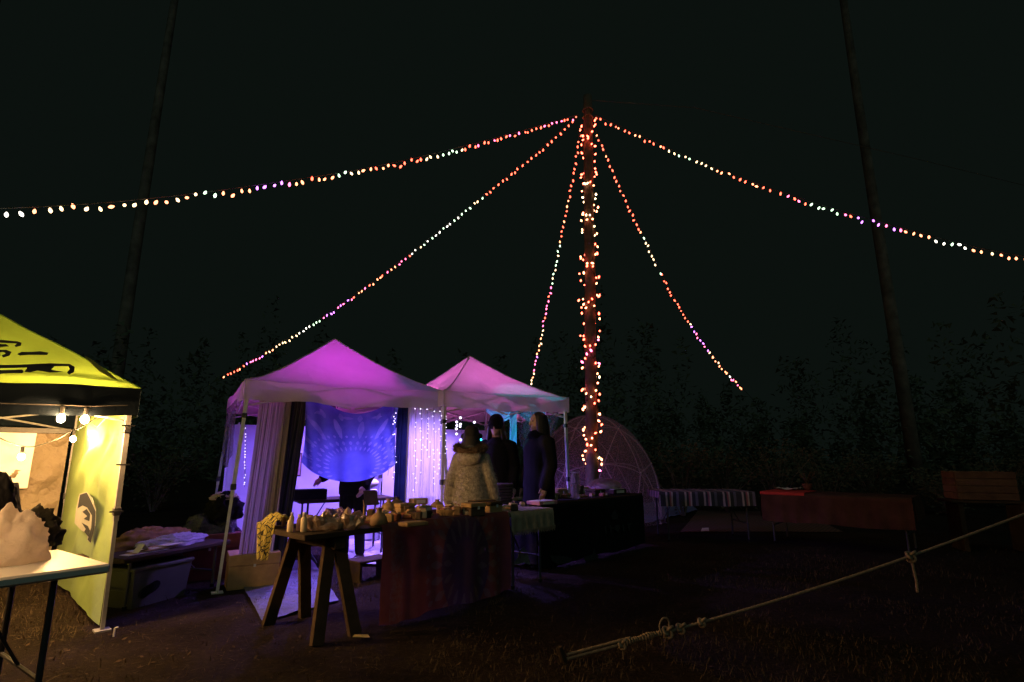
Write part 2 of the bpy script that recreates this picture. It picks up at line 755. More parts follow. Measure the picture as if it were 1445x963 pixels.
# left long string
n_b = []
n_b.append(light_string('nearly level bulb string running from the pole over the green tent',
             [at(816, 165, Y=9.1), at(700, 198, Y=8.25), at(540, 237, Y=7.05), at(350, 268, Y=5.95), at(190, 288, Y=5.2), at(60, 298, Y=4.75), at(-60, 303, Y=4.4)],
             [(.30, ['red', 'red', 'red', 'pink']), (.40, ['mint', 'warm']), (.52, ['red', 'orange']), (.57, ['warm', 'mint']), (.64, ['red', 'orange']), (.70, ['violet', 'pink']),
              (.74, ['orange']), (.78, ['mint', 'warm']), (.94, ['orange', 'orange', 'warm']), (1, ['white'])], seed=2,
             tail=[at(-160, 300, Y=4.3), V(-5.6, 4.6, 4.2)]))
n_b.append(light_string('bulb string slanting down from the pole to behind the larger purple tent',
             [at(812, 170, Y=9.2), at(740, 232, Y=9.6), at(640, 312, Y=10.2), at(540, 390, Y=10.9), at(430, 466, Y=11.7), at(316, 533, Y=12.6)],
             [(.22, ['red']), (.42, ['mint', 'warm', 'white']), (.60, ['red', 'pink', 'orange']), (.68, ['violet', 'pink']), (.75, ['mint', 'white']), (.86, ['orange', 'warm']), (.92, ['violet', 'pink']), (1, ['red', 'orange'])], seed=3,
             tail=[at(285, 552, Y=12.9), at(200, 650, Y=14.0), V(-10.6, 15.0, 0)]))
n_b.append(light_string('steep bulb string dropping from the pole behind the smaller purple tent',
             [at(820, 180, Y=9.25), at(806, 262, Y=9.7), at(789, 350, Y=10.4), at(771, 440, Y=11.3), at(748, 548, Y=12.6), at(744, 566, Y=12.9)],
             [(.2, ['red']), (.36, ['red', 'orange']), (.5, ['mint', 'warm']), (.66, ['red', 'pink']), (.78, ['warm', 'orange']), (.84, ['pink', 'violet']), (1, ['orange', 'warm'])], seed=4,
             tail=[at(741, 580, Y=13.2), V(.6, 16.2, 0)]))
n_b.append(light_string('steep bulb string dropping from the pole to behind the striped blanket table',
             [at(841, 188, Y=9.2), at(868, 250, Y=9.5), at(905, 330, Y=10.0), at(950, 420, Y=10.8), at(1000, 497, Y=11.7), at(1047, 550, Y=12.6)],
             [(.3, ['red', 'red', 'orange']), (.44, ['mint', 'warm']), (.62, ['red']), (.76, ['pink', 'violet', 'warm']), (.88, ['orange', 'warm']), (1, ['orange', 'pink', 'white'])], seed=5,
             tail=[at(1062, 566, Y=12.9), at(1120, 640, Y=14.2), V(7.9, 15.2, 0)]))
n_b.append(light_string('long bulb string sloping from the pole towards the trees beyond the crate',
             [at(838, 165, Y=9.1), at(900, 193, Y=8.95), at(1000, 237, Y=8.7), at(1130, 284, Y=8.4), at(1270, 325, Y=8.0), at(1370, 351, Y=7.75), at(1445, 366, Y=7.5), at(1500, 376, Y=7.35)],
             [(.20, ['red', 'red', 'orange']), (.32, ['mint', 'warm', 'warm']), (.44, ['orange', 'red']), (.54, ['red', 'red', 'pink']), (.6, ['mint', 'orange']), (.72, ['pink', 'violet', 'red']), (.78, ['orange']), (.84, ['mint', 'white']), (1, ['orange', 'orange', 'warm'])], seed=6,
             tail=[at(1560, 384, Y=8.2), V(tree_pos[2].x, 16.8, 5.0)]))

# guy wire from the pole head
gw = thing('guy_wire', 'thin bare wire running off the very top of the pole', 'wire', (ptop.x, PY, ptop.z - .1))
MB().tube([V(ptop.x, PY, ptop.z - .08), at(980, 152, Y=9.6), at(1110, 182, Y=9.9), at(1300, 226, Y=10.4), at(1560, 290, Y=12)], .006, 5).build('strand', mat('galvanised', (.10, .10, .10), .5, .1, 9, 0), gw)

# bulbs wound round the pole: one cord going down, one coming back up
rr = random.Random(8)
bands_z = [(at(830, 250, Y=9.2).z, ['red']), (at(830, 262, Y=9.2).z, ['orange', 'red']), (at(830, 345, Y=9.2).z, ['warm', 'warm', 'orange', 'orange']), (at(830, 475, Y=9.2).z, ['red', 'red', 'orange']),
           (at(830, 515, Y=9.2).z, ['pink', 'red']), (at(830, 535, Y=9.2).z, ['orange']), (at(830, 570, Y=9.2).z, ['warm', 'orange', 'red']),
           (at(830, 635, Y=9.2).z, ['orange', 'orange', 'red']), (at(830, 655, Y=9.2).z, ['warm', 'orange']), (-9, ['pink', 'red', 'orange'])]
z_hi, z_lo = at(830, 168, Y=9.2).z, at(830, 668, Y=9.2).z
for hand, ph, lab in ((1, .3, 'bulb cord winding clockwise up the log pole'), (-1, 2.0, 'bulb cord winding anticlockwise up the log pole')):
    t = thing('pole_light_cord', lab, 'string light', (PX, PY, z_lo), 'bulb cords wrapped round the log pole')
    curve = []
    for k in range(700):
        q = k / 699
        z = z_hi + (z_lo - z_hi) * q
        c0, r0 = pole_at(z)
        a = ph + hand * (q * 8.2 * 2 * math.pi + .6 * math.sin(q * 23))
        curve.append(c0 + V(math.cos(a), math.sin(a), 0) * (r0 + .012))
    MB().tube(curve[::3], .006, 5).build('wire', M_wire, t)
    for i, p in enumerate(along(curve, .098, .03)):
        cols = next(cs for lim, cs in bands_z if p.z > lim)
        c0, r0 = pole_at(p.z)
        d = (p - c0).normalized()
        o = link('bulb', bulb_mesh(rr.choice(cols), rr.choice((.6, .66, .74)), 2.1), t)
        o.location = p + d * (.022 + .04 * rr.random()) + V(rr.gauss(0, .012), 0, rr.gauss(0, .04))
        o.rotation_euler = (rr.gauss(0, .8), rr.gauss(0, .8), 0)

# ------------------------------------------------------------------ fabrics
def fabric(name, col, trans=.45, rough=.75, crease=.35, dist=.03, bscale=5):
    nt = NT(name)
    nt.p.inputs['Roughness'].default_value = rough
    f = contrast(nt, nt.noise(2.2, 5), .3, .7)
    c = nt.mix(f, tuple(x * .86 for x in col), col)
    # crumpled cloth: sharp creases from folded noise
    f1 = nt.math('ABSOLUTE', nt.math('SUBTRACT', nt.noise(bscale, 4, rough=.5), .5))
    f2 = nt.math('ABSOLUTE', nt.math('SUBTRACT', nt.noise(bscale * .37, 2), .5))
    nt.bump(nt.math('ADD', f1, nt.math('MULTIPLY', f2, 2.0)), crease, dist)
    return finish(nt, c, trans)


M_canopy_w = fabric('white_canopy', (.80, .72, .78), .5, .75, .5, .08, 2.2)
M_canopy_g = fabric('lime_canopy', (.37, .58, .085), .48)
M_wall_g = fabric('lime_wall', (.40, .56, .18), .3, .6, .7, .035, 2.2)
M_navy = fabric('navy_valance', (.006, .010, .016), .0, .95)
M_navy.node_tree.nodes['Principled BSDF'].inputs['Specular IOR Level'].default_value = .05
M_tarp_w = fabric('tan_tarp', (.30, .235, .16), .25, .6, 1.0, .16, 3.5)
M_sheer = fabric('sheer_white', (.84, .82, .86), .6)
M_beige = fabric('beige_curtain', (.44, .36, .28), .6, .45)
M_wall_l = fabric('pale_wall', (.72, .68, .78), .25)
M_dkcurt = mat('dark_curtain', (.035, .035, .03), .9, .4, 5, .2, trans=.1)
M_bluecurt = mat('blue_black_curtain', (.02, .03, .09), .85, .4, 5, .2, trans=.2)
M_leg_w = M_steel


def canopy_tent(label, FL, u, v, wid, dep, eave, peak, val, m_top, m_val, m_leg, curve=1.3, splay=.05, hangs=None):
    FL = Vector(FL)
    P = lambda a, b, z: V(*(FL.xy + u.xy * wid * a + v.xy * dep * b), z)
    t = thing('canopy_tent', label, 'tent', P(.5, .5, 0))

    def top(a, b):
        r = max(abs(2 * a - 1), abs(2 * b - 1))
        gz_ = (1 - r) ** curve
        d = 1 - min(abs(2 * a - 1), abs(2 * b - 1)) if r > 0 else 1
        sag = -.035 * d * r ** 3
        return P(a, b, eave + (peak - eave) * gz_ + sag + .012 * nz((a * 4, b * 4, peak), 2) + .006 * nz((a * 9, b * 9, peak), 2.3))
    cs = [(0, 0), (1, 0), (1, 1), (0, 1)]
    cm = MB()
    for k in range(4):
        a0, a1 = cs[k], cs[(k + 1) % 4]

        def panel(s_, q, a0=a0, a1=a1):
            a = a0[0] + (a1[0] - a0[0]) * s_
            b = a0[1] + (a1[1] - a0[1]) * s_
            return top(a + (.5 - a) * q, b + (.5 - b) * q)
        cm.sheet(panel, 30, 22)
    cano = cm.build('canopy', m_top, t, False)
    cano.data.polygons.foreach_set('use_smooth', [True] * len(cano.data.polygons))
    for c_ in cs:
        MB().tube([top(c_[0] + (.5 - c_[0]) * q / 12, c_[1] + (.5 - c_[1]) * q / 12) + V(0, 0, .003) for q in range(13)], .006, 5).build('ridge_seam', m_top, cano, True)
    for k in range(4):
        a0, a1 = cs[k], cs[(k + 1) % 4]
        nrm = (P(.5 * (a0[0] + a1[0]), .5 * (a0[1] + a1[1]), 0) - P(.5, .5, 0)).normalized()

        def vf(s, q, a0=a0, a1=a1, nrm=nrm):
            a = a0[0] + (a1[0] - a0[0]) * s
            b = a0[1] + (a1[1] - a0[1]) * s
            p = top(a, b)
            edge = min(s, 1 - s)
            return p + nrm * (.004 + .012 * q * math.sin(s * 31 + a0[0] * 3) * min(1, edge * 8)) + V(0, 0, -val * q * (1 + .05 * math.sin(s * 17)))
        MB().sheet(vf, 40, 4).build('valance', m_val, t, True)
    # scissor truss below the eave
    zt = eave - .12
    for k in range(4):
        a0, a1 = cs[k], cs[(k + 1) % 4]
        m = MB()
        for i in range(2):
            s0, s1 = i * .5 + .01, i * .5 + .49
            q = lambda s: (a0[0] + (a1[0] - a0[0]) * s, a0[1] + (a1[1] - a0[1]) * s)
            ins = lambda c_: (.02 + .96 * c_[0], .02 + .96 * c_[1])
            A, B = ins(q(s0)), ins(q(s1))
            m.tube([P(*A, zt + .08), P(*B, zt - .14)], .010, 6)
            m.tube([P(*A, zt - .14), P(*B, zt + .08)], .010, 6)
        m.build('truss_bar', m_leg, t)
    m = MB()
    for c_ in cs:
        m.tube([P(.03 + .94 * c_[0], .03 + .94 * c_[1], zt + .05), P(.5, .5, peak - .18)], .011, 6)
    m.tube([P(.5, .5, peak - .02), P(.5, .5, peak - .45)], .018, 8)
    m.build('roof_strut', m_leg, t)
    for c_ in cs:
        tp = P(.02 + .96 * c_[0], .02 + .96 * c_[1], eave - .03)
        out = (P(c_[0], c_[1], 0) - P(.5, .5, 0)).normalized()
        ft = V(tp.x, tp.y, 0) + out * splay
        rz = rotz(u)
        m = MB()
        d = (tp - ft)
        tilt = rz
        mid = ft + d * .48
        for (A, B, wd) in ((mid - d * .04, tp, .034), (ft + V(0, 0, .006), mid, .026)):
            pts = []
            for e in (A, B):
                for (i, j) in ((-1, -1), (1, -1), (1, 1), (-1, 1)):
                    pts.append(e + (u * i + v * j) * wd / 2)
            m.add(pts, [(3, 2, 1, 0), (4, 5, 6, 7), (0, 1, 5, 4), (1, 2, 6, 5), (2, 3, 7, 6), (3, 0, 4, 7)])
        lg = m.build('leg', m_leg, t)
        MB().box(ft + V(0, 0, .006), (.1, .1, .012), rz).build('foot_plate', m_leg, lg)
        mm = MB().box(mid, (.052, .052, .06), rz, .006)
        mm.box(tp - d * .17, (.05, .05, .05), rz, .006)
        mm.build('slider', M_steel_d, lg)
    return t, P, top


U1, V1 = frame2((.861, .508))
T1, P1, top1 = canopy_tent('larger white canopy tent glowing magenta and violet inside', (-2.76, 5.68), U1, V1, 2.27, 2.4, 2.05, 2.82, .2, M_canopy_w, M_canopy_w, M_leg_w, 1.28, .16)
FL2 = V(.78, 7.58, 0) - U1 * 1.86
T2, P2, top2 = canopy_tent('smaller white canopy tent glowing pink beside the light pole', (FL2.x, FL2.y), U1, V1, 1.86, 2.4, 2.05, 2.74, .19, M_canopy_w, M_canopy_w, M_leg_w, 1.3, .05)
UG, VG = frame2((.70, .714))         # along the open front, towards its right-hand leg
GFR = V(-2.99, 4.44, 0)
GW = 2.55
GFL = GFR - UG * GW
TG, PG, topG = canopy_tent('lime green canopy tent with navy valance and bird head emblem', (GFL.x, GFL.y), UG, VG, GW, 2.5, 1.80, 2.68, .225, M_canopy_g, M_navy, mat('grey_steel', (.30, .30, .31), .45, .2, 15, .05), 1.0, .03)

# clips at the near right leg of the green tent
for z in (.85, 1.2, 1.5):
    MB().box(GFR - UG * .05 + V(0, 0, z), (.09, .012, .012), rotz(UG)).build('wall_clip', M_steel_d, TG)


# ------------------------------------------------------------------ green tent walls and emblems
def wall_sheet(A, B, z0, z1, amp, seed, nu=40, nv=40, lean=0.0):
    n = (B - A).cross(V(0, 0, 1)).normalized()

    def fn(s, q):
        p = A.lerp(B, s)
        p.z = z0 + (z1 - z0) * q
        e = min(1, 6 * min(s, 1 - s))
        f = amp * (nz((s * 3, q * 4, seed), 1.4) + .5 * nz((s * 7 + q * 4, q * 3, seed + 3), 1.5))
        # creases fanning from the upper corners
        f += amp * .35 * math.sin(22 * math.atan2(1.02 - q, s + .02)) * (q > .4) * math.exp(-2 * (1 - q))
        return p + n * (f * e + lean * (1 - q) * math.sin(s * 3))
    return MB().sheet(fn, nu, nv)


gA = PG(1, 0, 0) - UG * .05 + VG * .03
gB = PG(1, 1, 0) - UG * .05 - VG * .06
wr = tag(wall_sheet(gA, gB, .04, 1.74, .034, 5).build('tent_side_wall', M_wall_g, None, True), 'yellow green side wall with bird head print hung on the lime tent', 'tent wall')
gC = PG(1, 1, 0) - UG * .10 - VG * .10
gD = PG(0, 1, 0) + UG * .10 - VG * .10
wb = tag(wall_sheet(gC, gD, .25, 1.50, .085, 9, 60, 40).build('back_tarp', M_tarp_w, None, True), 'creased tan tarp closing the back of the lime tent', 'tarp')
hb = MB().box((gC + gD) / 2 + V(0, 0, 1.53), ((gD - gC).length, .03, .05), rotz(UG)).build('tarp_rail', M_steel_d, wb)
# pale sheet pinned over the tarp near the bulbs
sA, sB = [on_plane(px_, 640, gC - VG * .07, VG) for px_ in (47, -90)]
sA.z = sB.z = 0
tag(wall_sheet(sA, sB, .95, 1.50, .012, 12, 24, 20).build('white_sheet', M_plastic_w, None, True), 'bright white sheet pinned over the tan tarp', 'sheet')

M_ink = mat('navy_print', (.014, .02, .03), .7, .2, 12, 0, trans=.08)
M_inkg = mat('grey_print', (.55, .55, .48), .7, .1, 12, 0, trans=.3)


def print_poly(pix, p0, n, off, name, m, parent):
    """flat printed shape lying on a plane of cloth"""
    pts = [on_plane(px, py, p0, n) + n * off for px, py in pix]
    return MB().prism(pts, n * .0015).build(name, m, parent)


nW = (gB - gA).cross(V(0, 0, 1)).normalized()
if nW.dot(V(0, 0, 1.26) - gA) < 0:
    nW = -nW
# head facing down on the side wall
o_ = .045
print_poly([(121, 697), (131, 694), (140, 703), (145, 720), (144, 742), (138, 766), (133, 762), (133, 752), (124, 748), (114, 738), (116, 718)], gA, nW, o_, 'emblem_ground', M_inkg, wr)
print_poly([(122, 698), (132, 695), (138, 706), (133, 716), (126, 713), (119, 717)], gA, nW, o_ + .003, 'emblem_crown', M_ink, wr)
print_poly([(138, 706), (145, 721), (144, 742), (138, 765), (134, 761), (139, 744), (140, 727), (133, 716)], gA, nW, o_ + .003, 'emblem_edge', M_ink, wr)
print_poly([(126, 722), (132, 718), (137, 725), (136, 735), (128, 732), (133, 728)], gA, nW, o_ + .003, 'emblem_eye', M_ink, wr)
print_poly([(125, 737), (134, 742), (137, 748), (135, 757), (129, 750), (131, 746)], gA, nW, o_ + .003, 'emblem_beak', M_ink, wr)

# long head on the front roof panel: roof plane through the front eave and the peak
r0, r1, rp = PG(0, 0, 1.80), PG(1, 0, 1.80), PG(.5, .5, 2.68)
nR = (r1 - r0).cross(rp - r0).normalized()
if nR.z < 0:
    nR = -nR
for pix in ([(-60, 505), (-20, 518), (30, 517), (70, 515), (98, 516), (105, 520), (104, 527), (97, 531), (94, 528), (98, 523), (96, 519), (76, 519), (40, 521), (0, 522), (-50, 523)],
            [(-60, 529), (0, 525), (30, 524), (33, 526), (31, 529), (10, 529), (-40, 534)],
            [(34, 527), (38, 521), (52, 518), (73, 517), (76, 520), (71, 524), (88, 527), (70, 528), (52, 525), (42, 528)],
            [(-30, 480), (0, 482), (24, 484), (30, 486), (29, 490), (22, 492), (20, 490), (24, 487), (0, 486), (-30, 486)],
            [(-30, 488), (8, 488), (12, 491), (0, 492), (-30, 492)],
            [(-20, 497), (8, 496), (16, 499), (13, 504), (4, 507), (2, 504), (8, 501), (4, 499), (-20, 501)],
            [(24, 502), (30, 499), (44, 499), (56, 498), (68, 500), (66, 503), (52, 503), (40, 503), (28, 504)]):
    print_poly(pix, r0, nR, .012, 'roof_print', M_ink, TG)
print_poly([(118, 505), (126, 507), (150, 525), (166, 538), (158, 536), (140, 526)], r0, nR, .010, 'corner_patch', mat('dull_lime', (.22, .25, .06), .8, .2, 9, 0, trans=.2), TG)

# ------------------------------------------------------------------ warm bulbs of the green tent
M_hot = emit('hot_filament', (1.0, .54, .20), 1800)


def festoon(label, wire_pts, bulbs, r=.026):
    t = thing('festoon_light', label, 'string light', tuple(wire_pts[0]))
    MB().tube(catmull([Vector(p) for p in wire_pts], 10), .005, 5).build('wire', M_wire, t)
    for p in bulbs:
        b = MB().ell(p, (r, r, r * 1.15), None, 12, 8).build('bulb', M_hot, t, True)
        MB().tube([p + V(0, 0, r * 1.35), p + V(0, 0, r * 1.05 + .06)], .014, 8).build('socket', M_wire, b)
    return t


fo = -VG * .012
fb = [PG(1 - q / GW, 0, 1.535) + fo for q in (.335, .475)]
fb += [PG(1 - q / GW, 0, 1.52) + fo for q in (1.0, 1.6, 2.2)]
festoon('warm white bulbs along the front valance of the lime tent',
        [PG(.97, 0, 1.66) + fo] + [p + V(0, 0, .10) for p in fb] + [PG(.03, 0, 1.66) + fo], fb)
# added out of view: extra bulbs and a post, to warm the bag and foreground
post = thing('added_bulb_post', 'added unseen post holding the end of the extra warm bulbs', 'post', (-2.7, .75, 0))
MB().tube([V(-2.7, .75, -.2), V(-2.7, .75, 1.0), V(-2.69, .76, 1.95)], [.03, .028, .024], 10).build('shaft', M_wood, post, True)
g0_ = PG(0, 0, 1.70)
added_bulbs = [V(-3.75, 2.5, 1.58), V(-2.95, 1.75, 1.60)]
festoon('added unseen warm bulbs lighting the bag and foreground', [g0_] + [p + V(0, 0, .09) for p in added_bulbs] + [V(-2.69, .76, 1.93)], added_bulbs)
ib = [at(103, 620, Y=5.45), at(30, 645, Y=4.9)]
festoon('warm white bulbs drooping across the tan tarp inside the lime tent',
        [PG(.93, .05, 1.62), PG(.93, .5, 1.52), ib[0] + V(0, 0, .09), at(75, 622, Y=5.25), ib[1] + V(0, 0, .09), at(-40, 600, Y=4.3)], ib, .024)

# ------------------------------------------------------------------ LED lamps of the white tents
def led_lamp(label, p, direction, col, power, spot, lens_strength=6):
    p = Vector(p)
    d = Vector(direction).normalized()
    t = thing('led_lamp', label, 'lamp', tuple(p))
    MB().tube([p - d * .10, p - d * .02, p], [.035, .055, .06], 14).build('housing', M_steel_d, t, True)
    MB().tube([p + d * .001, p + d * .004], .05, 14).build('lens', emit('lens_' + label[:12], col, lens_strength), t)
    MB().tube([p - d * .06 + V(.07, 0, 0), p - d * .13 + V(.05, 0, 0), p - d * .13 - V(.05, 0, 0), p - d * .06 - V(.07, 0, 0)], .006, 6).build('bracket', M_steel_d, t)
    lamp(t, p + d * .02, col, power, .05, spot, d)
    return t


c1, c2 = P1(.5, .5, 0), P2(.5, .5, 0)
led_lamp('magenta flood lamp shining up into the larger purple tent roof', c1 + V(0, 0, 1.30), (0, 0, 1), (.82, .03, .84), 104, R(152))
led_lamp('violet flood lamp hung inside the larger purple tent', P1(.55, .66, 1.86), (-.1, .0, -1), (.20, .115, 1.0), 215, R(172))
led_lamp('violet flood lamp by the white curtain in the larger purple tent', P1(.86, .34, 1.80), (.1, -.1, -1), (.32, .19, 1.0), 270, R(172))
led_lamp('pink flood lamp shining up into the smaller tent roof', c2 + V(0, 0, 1.30), (0, 0, 1), (.95, .16, .66), 100, R(152))
led_lamp('violet flood lamp hung inside the smaller tent', P2(.30, .70, 1.86), (0, 0, -1), (.30, .18, 1.0), 430, R(172))
led_lamp('cyan spot lamp aimed at the swag in the smaller tent', P2(.66, .60, 1.50), P2(.68, .16, 1.80) - P2(.66, .60, 1.50), (.03, .85, 1.0), 36, R(52))  # helper spot, added so the swag comes out bright

# ------------------------------------------------------------------ hangings of the larger tent
def curtain(name, label, cat, A, B, ztop, zbot, folds, amp, m, A2=None, B2=None, nu=140, nv=30, n=None):
    """gathered cloth from line A-B at the top to A2-B2 at the hem"""
    A, B = Vector(A), Vector(B)
    A2 = Vector(A2) if A2 is not None else A
    B2 = Vector(B2) if B2 is not None else B
    nn = n or (B - A).cross(V(0, 0, 1)).normalized()

    def fn(s, q):
        p = A.lerp(B, s).lerp(A2.lerp(B2, s), q ** 1.2)
        zb = zbot(s) if callable(zbot) else zbot
        zt_ = ztop(s) if callable(ztop) else ztop
        p.z = zt_ + (zb - zt_) * q
        ph = s * folds * 6.283 + 2.2 * nz((s * 3.1, q * .9, folds), 1.3)
        k_ = .5 + .9 * abs(nz((s * 6, q * 1.5, folds + 5), 1.1))
        return p + nn * amp * (.35 + .65 * q) * k_ * (math.sin(ph) + .5 * math.sin(ph * 1.7 + 3 * nz((s * 4, q, 2), 1)) + .3 * math.sin(ph * 3.1 + q))
    o = MB().sheet(fn, nu, nv).build(name, m, None, True)
    return tag(o, label, cat)


def fpt(s, off=.0, z=0):       # on the front line of tent 1, off metres behind it
    return P1(s, off / 2.4, z)


def s_of(px, y=640):           # where a pixel column meets the front plane of tent 1
    p = on_plane(px, y, P1(0, .02, 0), V1)
    return (p - P1(0, 0, 0)).dot(U1) / 2.27


curtain('curtain', 'beige gauze curtain gathered at the yellow lit tent leg', 'curtain', fpt(s_of(360), .06), fpt(s_of(406), .06), 1.92, .10, 5.3, .012, M_beige,
        fpt(s_of(336, 760), .0), fpt(s_of(384, 760), .0))
curtain('curtain', 'dark curtain bunched between the beige gauze and the blue tapestry', 'curtain', fpt(s_of(397), .10), fpt(s_of(430), .10), 1.93, .12, 4, .02, M_dkcurt,
        fpt(s_of(378), .10), fpt(s_of(414), .10))
curtain('curtain', 'narrow blue black curtain beside the white fairy light curtain', 'curtain', fpt(s_of(559), .08), fpt(s_of(577), .08), 1.93, .10, 3, .015, M_bluecurt)
curtain('curtain', 'sheer white curtain covered in fairy lights', 'curtain', fpt(s_of(574), .05), fpt(.985, .05), 1.93, .06, 6, .02, M_sheer)

# blue mandala tapestry
nt = NT('mandala_blue')
u_, v_ = nt.uv()
dx = nt.math('SUBTRACT', u_, .52)
dy = nt.math('SUBTRACT', v_, .20)
r_ = nt.math('SQRT', nt.math('ADD', nt.math('MULTIPLY', dx, dx), nt.math('MULTIPLY', dy, dy)))
th = nt.math('ARCTAN2', dy, dx)


def ring(n, r0, wr_, duty, ph=0.0):
    s = nt.math('SINE', nt.math('ADD', nt.math('MULTIPLY', th, n), ph))
    a = nt.math('GREATER_THAN', s, duty)
    b = nt.math('LESS_THAN', nt.math('ABSOLUTE', nt.math('SUBTRACT', r_, r0)), nt.math('MULTIPLY', nt.math('SUBTRACT', s, duty), wr_ / (1 - duty)))
    return nt.math('MULTIPLY', a, b)


light = nt.math('MAXIMUM', nt.math('MAXIMUM', ring(34, .28, .030, .1), ring(30, .36, .028, .0, 1)), nt.math('MAXIMUM', ring(14, .55, .13, .55), nt.math('MAXIMUM', ring(22, .72, .05, .6), ring(14, .72, .02, .3, 3.1))))
light = nt.math('MAXIMUM', light, ring(40, .45, .018, .2))
blot = contrast(nt, nt.noise(5, 5), .3, .75)
core = nt.math('SUBTRACT', 1.0, contrast(nt, r_, .12, .26))
base = nt.mix(blot, (.07, .095, .40), (.17, .21, .60))
col = nt.mix(nt.math('MULTIPLY', core, .3), base, (.16, .22, .78))
col = nt.mix(nt.math('MULTIPLY', light, nt.math('MULTIPLY_ADD', contrast(nt, nt.noise(9, 4), .3, .7), .42, .16)), col, (.48, .50, .88))
nt.p.inputs['Roughness'].default_value = .9
M_mandala = finish(nt, col, .62)
sL, sR = s_of(426), s_of(559)


def tap(s, q):
    a = sL + (sR - sL) * s
    zt_ = 1.90 - .16 * math.sin(math.pi * min(1, max(0, (s - .12) / .8))) ** .9
    zb = 1.24 - .25 * math.sin(math.pi * min(1, max(0, s * .97 + .01))) ** .6
    z = zt_ + (zb - zt_) * (1 - q)
    bow = .05 * math.sin(math.pi * s) * math.sin(math.pi * q) + .012 * math.sin(s * 40 + q * 5) * (abs(s - .5) * 2) ** 3 * 2
    bow += .014 * math.sin(s * 23 + 2 * q) * (.3 + (1 - q))
    sh = (.035 * math.sin(math.pi * q * .8)) * (1 - 2 * s) * (1 - q)
    return fpt(a + sh * .3, .04, z) - V1 * bow


tp_o = tag(MB().sheet(tap, 60, 40).build('tapestry', M_mandala, None, True), 'sagging blue mandala tapestry hung across the tent front', 'tapestry')

# dark lace over the left side
M_lace = NT('lace')
lz = contrast(M_lace, M_lace.noise(70, 3), .45, .55)
M_lace.p.inputs['Roughness'].default_value = .9
M_lace = finish(M_lace, (.16, .13, .18), .3, None, M_lace.math('MULTIPLY_ADD', lz, .4, .5))
curtain('lace_shawl', 'dark lace shawl hanging from the side of the larger tent', 'shawl', P1(0, .24, 0) - U1 * .012, P1(0, .93, 0) - U1 * .012, 1.90,
        lambda s: 1.55 - .42 * math.sin(math.pi * (.12 + .8 * s)) ** .6, 4, .012, M_lace, nu=50, n=U1)

# pale cloth walls at the back and the far side
tag(wall_sheet(P1(.02, .965, 0), P1(.98, .965, 0), .05, 1.70, .02, 21).build('tent_back_wall', M_wall_l, None, True), 'pale cloth wall closing the back of the larger tent', 'tent wall')
tag(wall_sheet(P1(.03, .40, 0), P1(.03, .95, 0), .05, 1.66, .02, 23).build('tent_end_wall', M_wall_l, None, True), 'pale cloth wall on the left side of the larger tent behind the lace', 'tent wall')
tag(wall_sheet(P2(.02, .965, 0), P2(.98, .965, 0), .05, 1.70, .02, 25).build('tent_back_wall', M_wall_l, None, True), 'pale cloth wall closing the back of the smaller tent', 'tent wall')

# fairy lights on the white curtain and inside the tents
M_fairy = emit('fairy_glow', (.80, .72, 1.0), 5)
dotb = MB().ell((0, 0, 0), (.0055, .0055, .0055), None, 8, 6).mesh('bulb', M_fairy, True)
globb = MB().ell((0, 0, 0), (.016, .016, .016), None, 10, 8).mesh('bulb', M_fairy, True)


def fairy(label, strands, me, jit, seed):
    rr = random.Random(seed)
    t = thing('fairy_lights', label, 'string light', tuple(strands[0][0]))
    w_ = MB()
    for A, B, n in strands:
        A, B = Vector(A), Vector(B)
        w_.tube([A, A.lerp(B, .5) + V(.01, -.01, 0), B], .0022, 4)
        for k in range(n):
            if rr.random() < .18:
                continue
            o = link('bulb', me, t)
            o.location = A.lerp(B, (k + .2 + .6 * rr.random()) / n) + V(rr.gauss(0, jit), rr.gauss(0, jit * .4), 0)
    w_.build('wire', M_wire, t)


fairy('fairy light strands hanging in front of the sheer white curtain',
      [(fpt(s, -.005, 1.84), fpt(s + .01, -.005, .85 + .2 * (k % 3)), 15) for k, s in enumerate([s_of(x) for x in (582, 590, 598, 608, 617, 624)])], dotb, .015, 4)
fairy('fairy light strand beside the blue black curtain', [(fpt(s_of(553), .05, 1.75), fpt(s_of(550), .08, 1.05), 16), (fpt(s_of(556), .06, 1.85), fpt(s_of(557), .06, 1.0), 14)], dotb, .012, 5)
fairy('fairy light strand on the left inside wall of the larger tent', [(P1(.06, .42, 1.62), P1(.08, .40, .92), 18)], dotb, .004, 6)
fairy('globe light strands dangling inside the smaller tent',
      [(P2(a, b, 1.82), P2(a, b, z), n) for a, b, z, n in ((.16, .30, 1.42, 7), (.21, .35, 1.62, 3), (.33, .38, 1.55, 5), (.44, .34, 1.5, 6), (.40, .45, 1.45, 6))], globb, .012, 7)

# swags in the smaller tent
M_cyan = fabric('cyan_swag', (.15, .62, .72), .5)


def swag(label, pts_top, drop, m, seed, name='swag'):
    A, B = [Vector(p) for p in pts_top]

    def fn(s, q):
        p = A.lerp(B, s)
        p.z -= drop(s, q)
        return p + V1 * (.03 * math.sin(q * 14 + s * 6) * math.sin(math.pi * s))
    return tag(MB().sheet(fn, 30, 14).build(name, m, None, True), label, 'drape')


